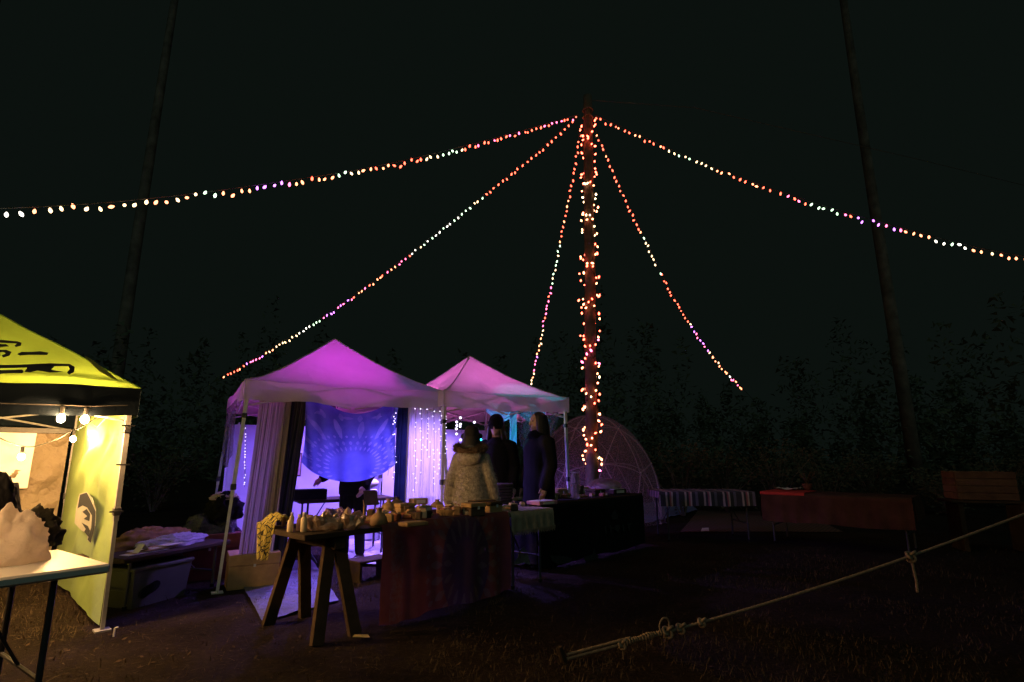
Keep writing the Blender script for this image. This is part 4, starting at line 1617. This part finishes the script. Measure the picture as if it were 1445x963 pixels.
nt = NT('quartz')
nt.p.inputs['Roughness'].default_value = .25
nt.p.inputs['Transmission Weight'].default_value = .25
M_quartz = finish(nt, nt.mix(contrast(nt, nt.noise(20, 5), .35, .65), (.36, .22, .13), (.72, .56, .44)), .3)
crystal('broad pale quartz cluster in the middle of the bare table end', onA(460, 748), .135, .15, 24, 1, M_quartz)
crystal('tall smooth quartz point cluster beside the broad one', onA(492, 747), .09, .17, 8, 2, M_quartz)
crystal('small dark geode behind the quartz clusters', onA(470, 733), .07, .12, 12, 3, mat('amethyst', (.25, .14, .30), .3, .3, 20, .2))

M_wax = mat('cream_wax', (.72, .58, .36), .55, .12, 9, .05)
M_glass = mat('bottle_glass', (.35, .22, .22), .12, .15, 6, 0, trans=.2)
M_cap = mat('pale_cap', (.62, .54, .62), .5, .1, 8, 0)


def bottle(label, p, r, h, m=None, cap=True):
    t = thing('small_bottle', label, 'bottle', tuple(p), 'little bottles at the bare table end')
    MB().lathe([(r * .9, 0), (r, .004), (r, h * .78), (r * .8, h * .86), (r * .5, h * .9), (r * .5, h)], p, 12).build('glass', m or M_wax, t, True)
    if cap:
        MB().lathe([(r * .6, h * .93), (r * .62, h * 1.14), (r * .5, h * 1.18), (.002, h * 1.185)], p, 12).build('cap', M_cap, t, True)


for k, (px, py, r, h, lab) in enumerate([(409, 751, .012, .062, 'squat cream bottle alone at the table corner'), (421, 750, .010, .066, 'thin cream bottle touching the fattest brown one'),
                                         (428, 751, .013, .075, 'fattest bottle with a violet lit cap'), (400, 743, .009, .05, 'short bottle by the patterned cloth'),
                                         (411, 742, .010, .055, 'bottle in the back row behind the squat cream one'), (435, 746, .010, .055, 'bottle against the quartz cluster')]):
    bottle(lab, onA(px, py), r * 1.75, h * 1.55, M_wax if k % 2 == 0 else M_glass, k != 0)

# leaf pattern cloth over the table corner
nt = NT('leaf_print_cloth')
vo = nt.n('ShaderNodeTexVoronoi', feature='DISTANCE_TO_EDGE')
vo.inputs['Scale'].default_value = 11
u_, v_ = nt.uv()
cx = nt.n('ShaderNodeCombineXYZ')
nt.link(nt.math('ADD', u_, nt.math('MULTIPLY', v_, .3)), cx.inputs[0])
nt.link(nt.math('MULTIPLY', v_, 1.0), cx.inputs[1])
nt.link(cx.outputs[0], vo.inputs['Vector'])
M_leafcl = finish(nt, nt.mix(contrast(nt, vo.outputs[0], .05, .09), (.02, .02, .02), (.62, .50, .10)), .3)
nt.p.inputs['Roughness'].default_value = .9
cA = A0 + N_ * .72


def lc(s, q):
    # heap on the corner, then a fall over the table end
    along_ = (s - .5) * .24
    if q < .45:
        k = q / .45
        p = cA + E_ * (.16 * (1 - k) - .005) - N_ * (.13 + along_)
        p.z = TZ + .01 + .10 * math.sin(math.pi * (.12 + .80 * (1 - k))) * (1 - .5 * abs(s - .5)) + .02 * nz((s * 4, q * 6, 2), 1.5)
    else:
        k = (q - .45) / .55
        p = cA - E_ * (.025 + .02 * math.sin(s * 11)) - N_ * (.13 + along_ * (1 - .55 * k))
        p.z = TZ + .035 - .26 * k
    return p


tag(MB().sheet(lc, 26, 40).build('patterned_cloth', M_leafcl, None, True), 'yellow cloth with black leaf outlines heaped on the table corner', 'cloth')


IS = 1.35


def boxy(name, label, cat, p, size, ang, m, lid=True, m2=None):
    t = thing(name, label, cat, tuple(p))
    rz = Matrix.Rotation(R(ang), 3, 'Z')
    w_, d_, h_ = [q * IS for q in size]
    hb = h_ * (.68 if lid else 1)
    MB().box(p + V(0, 0, hb / 2), (w_, d_, hb), rz, .006).build('body', m, t)
    if lid:
        MB().box(p + V(0, 0, hb + h_ * .16), (w_ + .012, d_ + .012, h_ * .32), rz, .006).build('lid', m2 or m, t)
        MB().box(p + rz @ V(0, -d_ / 2 - .008, hb - .004), (.022, .006, .026), rz).build('clasp', M_steel, t)
    else:
        MB().box(p + V(0, 0, h_ + .001), (w_ * .86, d_ * .8, .004), rz).build('label_card', m2 or M_paper, t)
        MB().box(p + rz @ V(0, -d_ / 2 - .002, h_ * .5), (w_ * .6, .003, h_ * .55), rz).build('front_card', m2 or M_paper, t)
    return t


def easel(label, p, w_, h_, ang, tilt, m):
    """standing display board, leaning back on a strut"""
    w_, h_ = w_ * 1.4, h_ * 1.3
    t = thing('display_board', label, 'display board', tuple(p))
    rz = Matrix.Rotation(R(ang), 3, 'Z') @ Matrix.Rotation(R(-tilt), 3, 'X')
    MB().box(p + rz @ V(0, 0, h_ / 2), (w_, .012, h_), rz, .003).build('board', m, t)
    topb = p + rz @ V(0, .006, h_ * .8)
    ft = Vector((topb.x, topb.y, p.z)) + Matrix.Rotation(R(ang), 3, 'Z') @ V(0, .10, 0)
    MB().tube([topb, ft], .006, 6).build('strut', m, t)
    MB().box(p + rz @ V(0, -.012, .01), (w_, .03, .012), rz).build('ledge', m, t)


def basket(label, p, r, h, m, fill=None):
    t = thing('wicker_basket', label, 'basket', tuple(p))
    prof = []
    b = MB()
    for k in range(7):
        rr_ = r * (.78 + .22 * k / 6)
        z = h * k / 6
        b.tube([p + V(math.cos(a) * rr_ * (1 + .02 * math.sin(a * 9 + k * 3)), math.sin(a) * rr_ * .8, z + .006) for a in [i * 2 * math.pi / 28 for i in range(29)]], h / 11, 6)
    b.build('weave', m, t, True)
    st = MB()
    for i in range(16):
        a = i * 2 * math.pi / 16
        st.tube([p + V(math.cos(a) * r * .78, math.sin(a) * r * .62, 0), p + V(math.cos(a) * r, math.sin(a) * r * .8, h + .006)], .005, 5)
    st.build('stake', m, t)
    MB().lathe([(.001, .0), (r * .74, .002), (r * .74, .010), (.001, .012)], p, 18).build('base', m, t)
    if fill:
        rr = random.Random(int(p.x * 100))
        for k in range(9):
            a, q = rr.random() * 6.283, rr.random() ** .5
            c_ = p + V(math.cos(a) * r * .65 * q, math.sin(a) * r * .5 * q, h * .75 + .02 * rr.random())
            MB().ell(c_, (.03, .022, .02), Matrix.Rotation(rr.random() * 3, 3, 'Z'), 8, 6).build('stone', fill, t, True)


def pouch(label, p, r, h, m, seed):
    r, h = r * 1.35, h * 1.35
    t = thing('cloth_pouch', label, 'pouch', tuple(p))
    b = MB().lathe([(r * .85, 0), (r, h * .12), (r * .98, h * .4), (r * .6, h * .66), (r * .25, h * .78), (r * .38, h * .95), (r * .46, h)], p, 18)
    b.v = [(x + .01 * nz((x, y, z), 26, seed), y + .01 * nz((x, y, z), 26, seed + 5), z) for x, y, z in b.v]
    b.build('bag', m, t, True)
    MB().tube([p + V(math.cos(a) * r * .28, math.sin(a) * r * .28, h * .78) for a in [i * .524 for i in range(13)]], .005, 6).build('drawstring', M_beigecloth, t)


M_tan = mat('tan_leather', (.34, .20, .09), .7, .35, 12, .3)
M_card = mat('kraft_card', (.42, .27, .13), .85, .25, 10, .15)
M_cardd = mat('dark_card', (.10, .07, .05), .8, .3, 10, .15)
M_wick = mat('wicker', (.26, .17, .09), .8, .4, 18, .4)

easel('tall dark display board standing before the sheer white curtain', onA(606, 708), .125, .155, 38, 8, M_cardd)
easel('low dark display board leaning beside the tall one', onA(580, 709), .125, .095, 40, 40, M_cardd)
easel('dark display board before the person behind the tapestry', onA(525, 713), .125, .13, 46, 20, M_cardd)
boxy('carton', 'kraft card box with closed lid in the middle of the red cloth table', 'box', onA(571, 726), (.12, .08, .075), 42, M_card)
boxy('carton', 'slim kraft card box lying behind the lidded one', 'box', onA(590, 712), (.14, .09, .05), 40, M_card, False)
boxy('carton', 'kraft card box between the boards and the wicker bowl', 'box', onA(598, 722), (.09, .08, .04), 55, M_card, False)
boxy('wooden_box', 'small dark wooden box beside the wicker bowl', 'box', onA(592, 733), (.12, .10, .05), 40, M_wood_d)
boxy('card_tray', 'low tray of upright cards at the front of the red cloth', 'tray', onA(550, 735), (.13, .07, .04), 48, M_wood, False, M_card)
boxy('book', 'thin tan book at the front edge of the red cloth', 'book', onA(583, 742), (.15, .10, .022), 44, M_tan, False, M_card)
pouch('spiky tan leather pouch at the edge of the red cloth', onA(534, 742), .05, .10, M_tan, 1)
pouch('brown pouch behind the tray of cards', onA(548, 722), .05, .09, M_tan, 2)
pouch('dark pouch between the display boards', onA(560, 714), .055, .07, M_cardd, 3)
pouch('plump pouch next to the slim carton', onA(617, 716), .05, .06, M_tan, 5)
basket('shallow wicker bowl of stones on the red cloth', onA(634, 729), .105, .055, M_wick, mat('river_stone', (.22, .18, .14), .6, .4, 20, .2))
boxy('carton', 'open card box with a dark front near the fuzzy coat', 'box', onA(668, 728), (.13, .10, .085), 44, M_cardd, True, M_card)
boxy('carton', 'kraft box beside the dark fronted box', 'box', onA(694, 724), (.12, .10, .08), 46, M_card, True, M_wood)
boxy('wooden_box', 'long wooden tray box lying across the red cloth table', 'box', onA(680, 716), (.22, .09, .055), 40, M_wood, False, M_card)
basket('square sided wicker hamper behind the long wooden tray', onA(708, 710), .10, .11, M_wick)
t = thing('feather_stick', 'upright twisted stick incense in a slim dark holder', 'incense', tuple(onA(513, 735)))
MB().tube([onA(513, 735), onA(513, 735) + V(0, 0, .12), onA(513, 735) + V(-.012, 0, .17)], [.012, .006, .003], 8).build('stick', M_tan, t)
MB().lathe([(.03, 0), (.032, .012), (.014, .02)], onA(513, 735)).build('holder', M_wood_d, t, True)

# strewn small wares: look-alikes in two groups
rr = random.Random(21)
PKN = ['kraft brown', 'dark brown', 'tan leather', 'cream', 'rust red']
M_pk = [M_card, M_cardd, M_tan, mat('cream_packet', (.55, .44, .30), .8, .25, 12, .1), mat('rust_packet', (.30, .11, .06), .8, .3, 12, .1)]


def strew(O, e, n, L, D, z, count, label, group):
    for k in range(count):
        a_, b_ = L * (k + .2 + .6 * rr.random()) / count, .06 + (D - .12) * rr.random()
        p = O + e * a_ + n * b_
        p.z = z
        rz = Matrix.Rotation(rr.random() * 3.1, 3, 'Z')
        sx, sy, sz = .05 + .06 * rr.random(), .04 + .04 * rr.random(), .02 + .055 * rr.random() ** 1.5
        m1, m2 = rr.choice(M_pk), rr.choice(M_pk)
        kind_ = PKN[M_pk.index(m1)] + (' packet tied with cord' if k % 3 == 0 else ' packet with a tag')
        t = thing('small_packet', 'small ' + kind_ + ' ' + label, 'packet', tuple(p), group + ', ' + kind_)
        b = MB().box(p + V(0, 0, sz / 2), (sx, sy, sz), rz, .008)
        b.v = [(x + .006 * nz((x, y, q), 30), y + .006 * nz((x, y, q), 30, 4), q + (.006 * nz((x, y, q), 30, 8) if q > z + .01 else 0)) for x, y, q in b.v]
        b.build('wrap', m1, t)
        MB().box(p + V(0, 0, sz + .003), (sx * .55, sy * .7, .006), rz).build('tag', m2, t)
        if k % 3 == 0:
            MB().tube([p + V(0, 0, sz), p + rz @ V(.01, 0, sz + .03), p + rz @ V(.035, .01, sz + .02)], .004, 5).build('cord', m2, t)


strew(A0 + E_ * .66, E_, N_, 1.36, .70, TZ + .012, 40, 'on the red mandala cloth', 'packets strewn on the red cloth')
strew(B0, E_, N_, .64, .60, TZ + .002, 8, 'on the beige knitted cloth', 'packets strewn on the beige cloth')
strew(C0, E_, N_, 2.3, .68, TZ + .006, 26, 'on the black cloth table', 'packets strewn on the black cloth')

# small table: dark bin and pink book
pB = at(734, 712, Z=TZ)
basket('dark round bin behind the beige knitted cloth', pB + N_ * .25 + V(0, 0, .002), .10, .20, M_cardd)
boxy('book', 'flat pink book on the beige knitted cloth', 'book', at(765, 712, Z=TZ + .01), (.22, .15, .03), 44, mat('pink_cover', (.45, .20, .25), .6, .15, 8, 0), False, M_paper)
boxy('carton', 'small box at the far corner of the beige knitted cloth', 'box', at(778, 706, Z=TZ + .01), (.10, .08, .06), 44, M_card)

# black table wares
onC = lambda px, py: at(px, py, Z=TZ + .006)
for k, (px, py, sz, nm, lab, m_) in enumerate([
        (742, 694, (.16, .12, .09), 'carton', 'dark carton at the near end of the black table', M_cardd),
        (766, 694, (.14, .10, .07), 'carton', 'kraft carton before the tall person', M_card),
        (790, 702, (.13, .09, .085), 'carton', 'wooden card box beside the pampas jar', M_card),
        (776, 703, (.08, .07, .10), 'wooden_box', 'upright wooden box on the black table', M_wood),
        (840, 699, (.20, .12, .06), 'wooden_box', 'low wooden box below the pole on the black table', M_wood),
        (868, 697, (.22, .14, .05), 'wooden_box', 'flat wooden tray below the fluffy basket', M_wood_d)]):
    p = onC(px, py)
    p = C0 + E_ * min(CL - .12, max(.12, (p - C0).dot(E_))) + N_ * min(.62, max(.10, (p - C0).dot(N_))) + V(0, 0, TZ + .006)
    boxy(nm, lab, 'box', p, sz, 46 + 5 * math.sin(k * 2), m_, k % 2 == 0)
# pampas jar at the leg of the smaller tent
pj = C0 + E_ * .62 + N_ * .18 + V(0, 0, TZ + .006)
pj = onC(812, 704)
t = thing('pampas_jar', 'glass jar holding a pale fuzzy pampas bundle by the tent leg', 'jar', tuple(pj))
MB().lathe([(.045, 0), (.048, .01), (.048, .16), (.04, .18), (.043, .19)], pj, 16).build('jar', mat('clear_jar', (.6, .52, .42), .1, .1, 6, 0, trans=.5, alpha=.55), t, True)
fm = MB()
rf = random.Random(31)
for k in range(1500):
    z = .05 + .27 * rf.random() ** .8
    r_0 = .02 + .035 * math.sin(min(1, z / .3) * 2.6)
    a = rf.random() * 6.283
    p = pj + V(math.cos(a) * r_0 * rf.random(), math.sin(a) * r_0 * rf.random(), z)
    d = V(math.cos(a), math.sin(a), .8).normalized()
    s_ = d.orthogonal().normalized() * .002
    b0 = len(fm.v)
    fm.v += [tuple(p - s_), tuple(p + s_), tuple(p + d * .045)]
    fm.f.append((b0, b0 + 1, b0 + 2))
tag(fm.build('plume', mat('pampas', (.66, .55, .48), .95, .2, 20, 0, trans=.4), t), kind='stuff')
# fluffy heap in a basket by the dome
pf = C0 + E_ * 2.05 + N_ * .40 + V(0, 0, TZ + .008)
basket('basket with a fluffy pink heap at the far end of the black table', pf, .17, .10, M_wick)
fm = MB()
for k in range(3500):
    a = rf.random() * 6.283
    ph = rf.random() ** .7 * 1.5
    n_ = V(math.cos(a) * math.sin(ph), math.sin(a) * math.sin(ph) * .8, math.cos(ph))
    p = pf + V(n_.x * .23, n_.y * .2, .09 + n_.z * .10)
    d = (n_ + V(rf.gauss(0, .5), rf.gauss(0, .5), rf.gauss(0, .5))).normalized()
    s_ = d.orthogonal().normalized() * .004
    b0 = len(fm.v)
    fm.v += [tuple(p - s_ - n_ * .03), tuple(p + s_ - n_ * .03), tuple(p + d * .035)]
    fm.f.append((b0, b0 + 1, b0 + 2))
core = MB().ell(pf + V(0, 0, .09), (.21, .18, .09), None, 18, 10)
fl = tag(core.build('fleece', mat('pink_fleece', (.60, .40, .42), .98, .4, 20, .8, .02), None, True), 'fluffy pinkish fleece heaped in the basket on the black table', 'fleece')
tag(fm.build('fleece_tuft', mat('pink_fleece', (1, 1, 1)), fl), kind='stuff')
# small violet lit figurine on the table inside the smaller tent
Q0 = P2(.42, .30, 0)
tabl('narrow folding table inside the smaller tent', Q0, U1, V1, .70, .40, .80)
pq = Q0 + U1 * .22 + V1 * .15 + V(0, 0, .80)
pq = at(700, 690, Y=pq.y)
pq.z = .80
t = thing('white_lantern', 'pale glazed teapot on the narrow table in the smaller tent', 'teapot', tuple(pq))
MB().lathe([(.05, 0), (.085, .03), (.095, .07), (.075, .12), (.03, .135)], pq, 18).build('pot', M_plastic_w, t, True)
MB().tube([pq + V(-.08, 0, .06), pq + V(-.14, 0, .09), pq + V(-.16, 0, .13)], [.022, .016, .012], 8).build('spout', M_plastic_w, t, True)
MB().tube([pq + V(.085, 0, .10), pq + V(.13, 0, .10), pq + V(.13, 0, .05), pq + V(.085, 0, .04)], .008, 6).build('handle', M_plastic_w, t, True)
MB().lathe([(.032, .132), (.02, .145), (.008, .15), (.012, .165), (.002, .172)], pq, 14).build('lid', M_plastic_w, t, True)

# ------------------------------------------------------------------ inside the larger tent
W0 = P1(.36, .45, 0)
tabl('folding table inside the larger tent', W0, U1, V1, 1.2, .5, .74)
pk = at(456, 706, Y=(W0 + U1 * .1).y)
pk = W0 + U1 * .12 + V1 * .12 + V(0, 0, .742)
t = thing('storage_tray', 'long black tray on the table inside the larger tent', 'tray', tuple(pk))
rzt = rotz(U1)
for (cx_, cy_, sx_, sy_) in ((0, -.10, .42, .015), (0, .10, .42, .015), (-.205, 0, .015, .2), (.205, 0, .015, .2)):
    MB().box(pk + rzt @ V(cx_, cy_, .06), (sx_, sy_, .12), rzt, .004).build('side', M_black, t)
MB().box(pk + V(0, 0, .008), (.4, .19, .014), rzt).build('base', M_black, t)
pc_ = MB()
clp = W0 + U1 * .85 + V1 * .25 + V(0, 0, .745)
t = thing('white_cushion', 'heaped white cushions under a picture inside the larger tent', 'cushion', tuple(clp))
for k, (dx_, dz_) in enumerate(((0, .06), (.05, .17))):
    b = MB().ell(clp + U1 * dx_ + V(0, 0, dz_), (.20 - .04 * k, .13, .065), rotz(U1), 20, 12)
    b.build('cushion', M_plastic_w, t, True)
t = thing('framed_picture', 'small framed picture hung on the end wall behind the dark curtain', 'picture', tuple(P1(.20, .95, 1.1)))
pc0 = at(418, 656, Y=P1(.20, .95, 0).y - .05)
MB().box(pc0, (.14, .02, .32), rzt, .004).build('frame', M_wood, t)
MB().box(pc0 - V1 * .014, (.11, .006, .28), rzt).build('print', mat('dim_print', (.35, .2, .2), .7, .6, 16, 0), t)

# ------------------------------------------------------------------ between the tents: low table, bin, bundles
eL, nL = frame2((.30, .95))
L0_ = V(-3.22, 4.86, 0)
LZ = .43
tabl('low dark board table between the lime tent and the larger tent', L0_, eL, nL, 1.15, .62, LZ, 'folding', M_wood_d)
bp = L0_ + eL * .42 + nL * .20
t = thing('plastic_bin', 'light grey plastic bin with a dark oval mark under the low table', 'bin', tuple(bp))
rzl = rotz(eL)
M_bin = mat('grey_bin', (.085, .085, .072), .6, .2, 6, .1)
b = MB()
for z0_, z1_, k0, k1 in ((.0, .30, .90, 1.0),):
    vs = []
    for z_, k_ in ((z0_, k0), (z1_, k1)):
        for (i, j) in ((-1, -1), (1, -1), (1, 1), (-1, 1)):
            vs.append(bp + rzl @ V(i * .29 * k_, j * .18 * k_, z_))
    b.add(vs, [(3, 2, 1, 0), (4, 5, 6, 7), (0, 1, 5, 4), (1, 2, 6, 5), (2, 3, 7, 6), (3, 0, 4, 7)])
b.build('tub', M_bin, t)
MB().box(bp + V(0, 0, .315), (.61, .39, .03), rzl, .008).build('lid', M_bin, t)
ov = []
for k in range(18):
    a = k * 2 * math.pi / 18
    rr_ = 1 + .25 * math.sin(2 * a + .6)
    ov.append(bp + rzl @ V(-.13 + .075 * rr_ * math.cos(a) + .03 * math.sin(a), -.190, .135 + .062 * rr_ * math.sin(a)))
MB().prism(ov, rzl @ V(0, .012, 0)).build('oval_mark', M_black, t)


def heap(name, label, cat, c, size, ang, m, seed, amp=.25, flat=True, tail=None):
    b = MB().ell((0, 0, 0), (1, 1, 1), None, 64, 40)
    out = []
    rz = Matrix.Rotation(R(ang), 3, 'Z')
    for p in b.v:
        p = Vector(p)
        k = 1 + amp * nz(p, 1.6, seed) + amp * .6 * nz(p, 3.7, seed + 2) + amp * .3 * nz(p, 8, seed + 4)
        k += amp * (.30 - 1.1 * abs(nz(p, 2.6, seed + 11))) + amp * .5 * (.3 - abs(nz(p, 6.1, seed + 13)))
        p = p * k
        p = V(p.x * size[0], p.y * size[1], max(-.25, p.z) * size[2])
        out.append(tuple(Vector(c) + rz @ p + V(0, 0, .22 * size[2])))
    b.v = out
    return tag(b.build(name, m, None, True), label, cat)


onL = lambda a_, b_, dz=0.0: L0_ + eL * a_ + nL * b_ + V(0, 0, LZ + dz)
ang_l = math.degrees(math.atan2(eL.y, eL.x))
heap('folded_blanket', 'rumpled ochre blanket at the back of the low table', 'blanket', onL(.62, .50), (.40, .12, .13), ang_l, mat('ochre_blanket', (.26, .15, .06), .95, .4, 9, .5, .01), 3)
heap('plastic_bag', 'crumpled clear plastic bag in front of the ochre blanket', 'bag', onL(.72, .28), (.32, .13, .08), ang_l, mat('clear_plastic', (.55, .50, .60), .3, .3, 12, .6, .02, trans=.3), 8, .3)
t = thing('paper_stack', 'sheaf of papers and sticks on the front of the low table', 'papers', tuple(onL(.4, .1)))
for k in range(7):
    MB().box(onL(.30 + .045 * k, .13 + .03 * (k % 3), .004 + .005 * k), (.40 - .03 * k, .10, .004), Matrix.Rotation(R(ang_l + 8 * math.sin(k * 2.2)), 3, 'Z')).build('sheet', M_card if k % 2 else M_paper, t)
t = thing('folded_card', 'folded cream card propped on the low table', 'card', tuple(onL(.1, .2)))
f0, f1 = at(182, 797, Y=4.98), at(204, 769, Y=5.15)
sv = nL * .07
MB().prism([f0, f0 + sv, f1 + sv, f1], V(.006, 0, .004)).build('front_leaf', M_paper, t)
MB().prism([f1, f1 + sv, f1 + sv + eL * .10 - V(0, 0, .10), f1 + eL * .10 - V(0, 0, .10)], V(.006, 0, .004)).build('back_leaf', M_paper, t)
t_ = at(300, 735, Y=6.35)
heap('duffel_bag', 'dark shiny bag slumped beside the left tent leg', 'bag', (t_.x, t_.y, .30), (.26, .2, .34), 20, mat('shiny_black_plastic', (.03, .03, .05), .25, .3, 9, .8, .03), 5, .3)
boxy('carton', 'dark red carton under the slumped bag', 'box', V(t_.x, t_.y, 0), (.42, .36, .34), 28, mat('maroon_card', (.16, .05, .05), .8, .2, 9, .1))
heap('sun_hat', 'limp pale hat lying on top of the slumped bag', 'hat', (t_.x + .10, t_.y + .02, .80), (.15, .12, .06), 10, mat('straw', (.40, .30, .26), .9, .3, 16, .4), 6, .25)
heap('dark_bundle', 'dark folded clothes piled between the bag and the hat', 'clothes', (t_.x + .10, t_.y + .02, .60), (.20, .17, .22), 0, M_dkwool, 9, .2)
boxy('carton', 'brown carton at the foot of the yellow lit tent leg', 'box', V(-2.62, 5.93, 0), (.34, .26, .24), 30, M_card)

# folding stool behind the trestle
s0 = at(418, 800, Z=0) + V(0, .1, 0)
t = thing('folding_stool', 'folding stool with crossed dark legs behind the trestle table', 'stool', tuple(s0))
for sy in (-.13, .13):
    for sg in (-1, 1):
        MB().tube([s0 + V(sg * .16, sy, 0), s0 + V(-sg * .16, sy, .42)], .011, 6).build('leg', M_steel_d, t)
for sg in (-1, 1):
    MB().tube([s0 + V(sg * .16, -.13, .42), s0 + V(sg * .16, .13, .42)], .011, 6).build('rail', M_steel_d, t)
MB().sheet(lambda a, b_: s0 + V(-.16 + .32 * a, -.14 + .28 * b_, .43 - .04 * math.sin(math.pi * a)), 10, 4).build('seat', mat('blue_canvas', (.07, .08, .30), .9, .2, 9, .2), t, True)
# low board under the table
p = at(515, 822, Z=0)
t = thing('low_shelf', 'low dark shelf board standing under the trestle table', 'shelf', tuple(p))
MB().box(p + V(0, .15, .20), (.42, .26, .022), rotz(E_), .004).build('board', M_wood, t)
for sg in (-1, 1):
    MB().box(p + V(0, .15, .095) + E_ * sg * .18, (.03, .24, .19), rotz(E_), .004).build('side', M_wood_d, t)

# ------------------------------------------------------------------ lime tent table and wares
G1, G2, G3 = at(157, 797, Z=.74), at(130, 770, Z=.74), at(0, 818, Z=.74)
eG = (G1 - G3)
eG.z = 0
eG.normalize()
nG = V(-eG.y, eG.x, 0)
GL = 1.75
O_g = G1 - eG * GL
O_g.z = 0
gt = tabl('white plastic folding table standing before the lime tent', O_g, eG, nG, GL, .74, .745, 'folding', M_plastic_w, M_steel_d, inset=.20)
onG = lambda a_, b_, dz=0.0: V(*(G1.xy - eG.xy * a_ + nG.xy * b_), .745 + dz)
heap('fleece_bag', 'pale crumpled fleece bag on the white folding table', 'bag', tuple(at(6, 795, Z=.745)), (.165, .13, .20), 35, mat('pale_fleece', (.92, .84, .76), .7, .12, 14, .5, .015, trans=.45), 11, .22)
heap('knit_bag', 'round black bag behind the pale fleece bag', 'bag', tuple(at(-14, 772, Z=.745)), (.115, .10, .33), 20, mat('black_bag', (.012, .012, .014), .85, .3, 9, .3), 14, .12)
heap('dark_jacket', 'crumpled dark jacket beside the round black bag', 'jacket', tuple(at(38, 771, Z=.745)), (.15, .08, .16), 50, mat('dark_jacket', (.05, .045, .03), .8, .5, 9, .6, .02), 17, .35)

# ------------------------------------------------------------------ guy rope in the foreground
M_rope = mat('rope', (.36, .27, .17))
rt = thing('guy_rope', 'taut pale guy rope with hitch knots slanting up from a ground stake', 'rope', tuple(at(800, 930, Z=0)))
ra = at(800, 930, Z=.02)
rb = V(3.82, 4.30, .83)
rb = at(1445, 726, Y=4.30)
rc = rb + (rb - ra) * .55 + V(0, 0, .05)


def rope_pt(q):
    p = ra.lerp(rb, q)
    p.z -= .05 * math.sin(math.pi * min(1, max(0, q)))
    return p


def rope(pts, r, name, pitch=.035):
    """three laid strands round a path"""
    fine = []
    for a, b in zip(pts, pts[1:]):
        n = max(1, int((b - a).length / .007))
        fine += [a.lerp(b, k / n) for k in range(n)]
    fine.append(pts[-1])
    m = MB()
    for st in range(3):
        P_ = []
        L = 0
        for i, p in enumerate(fine):
            if i:
                L += (p - fine[i - 1]).length
            t = (fine[min(i + 1, len(fine) - 1)] - fine[max(0, i - 1)]).normalized()
            u = t.cross(V(.3, .2, 1)).normalized()
            v = t.cross(u)
            a = L / pitch * 6.283 + st * 2.094
            P_.append(p + (u * math.cos(a) + v * math.sin(a)) * r * .55)
        m.tube(P_, r * .62, 5)
    return m.build(name, M_rope, rt, True)


L_ = (rb - ra).length
rdir = (rb - ra).normalized()
up_ = V(0, 0, 1)
sd_ = rdir.cross(up_).normalized()
main = [rope_pt(q / 40) for q in range(41)] + [rc]
rope(main, .0095, 'main_line')
rope([rope_pt(q / 100) + up_ * .024 for q in range(0, 13)], .009, 'doubled_line')
q_of = lambda px: (at(px, 800, Y=4.05).x - ra.x) / (rb.x - ra.x)
h0, h1 = q_of(868), q_of(922)
coil = []
for k in range(240):
    f = k / 239
    c_ = rope_pt(h0 + (h1 - h0) * f) + up_ * .006
    a = f * 15 * 6.283 + .5 * math.sin(f * 19)
    coil.append(c_ + (up_ * math.cos(a) + sd_ * math.sin(a)) * (.015 + .004 * math.sin(f * 13)))
MB().tube(coil, .006, 6).build('hitch_coil', M_rope, rt, True)


def knot(q, s, nm='knot'):
    c_ = rope_pt(q)
    P_ = []
    for k in range(61):
        a = k / 60 * 2 * math.pi
        P_.append(c_ + (rdir * (math.sin(a) + 2 * math.sin(2 * a)) + up_ * (math.cos(a) - 2 * math.cos(2 * a)) + sd_ * -math.sin(3 * a) * 1.3) * s)
    MB().tube(P_, .010, 6).build(nm, M_rope, rt, True)


knot(q_of(867), .010)
knot(q_of(930), .013)
knot(q_of(948), .011)
knot(q_of(978), .009)
knot(q_of(1303), .013)
lp = rope_pt(q_of(932))
rope([lp + rdir * (.035 * math.sin(a) - .035) + up_ * (.045 - .045 * math.cos(a)) for a in [k * 2 * math.pi / 14 for k in range(15)]], .006, 'bow_loop')
tq = rope_pt(q_of(1303))
rope([tq, tq + V(.004, 0, -.08), tq + V(.012, 0, -.16), tq + V(.010, .0, -.24)], .009, 'hanging_tail')
tq = rope_pt(q_of(867))
MB().tube([tq, tq + V(.0, 0, -.06), tq + V(.004, 0, -.13)], .003, 5).build('loose_end', M_rope, rt)
st = thing('tent_stake', 'dark wooden stake holding the lower end of the guy rope', 'stake', tuple(ra))
MB().tube([ra + V(.03, 0, -.15), ra + V(-.05, -.01, .07)], [.012, .022], 8).build('shaft', M_wood_d, st)
pg = thing('tent_peg', 'small bright peg by the foot of the lime tent', 'peg', tuple(at(159, 899, Z=0)))
pgp = at(159, 899, Z=0)
MB().tube([pgp + V(0, 0, -.08), pgp + V(.01, 0, .06), pgp + V(.03, 0, .065)], .006, 6).build('pin', M_steel, pg)
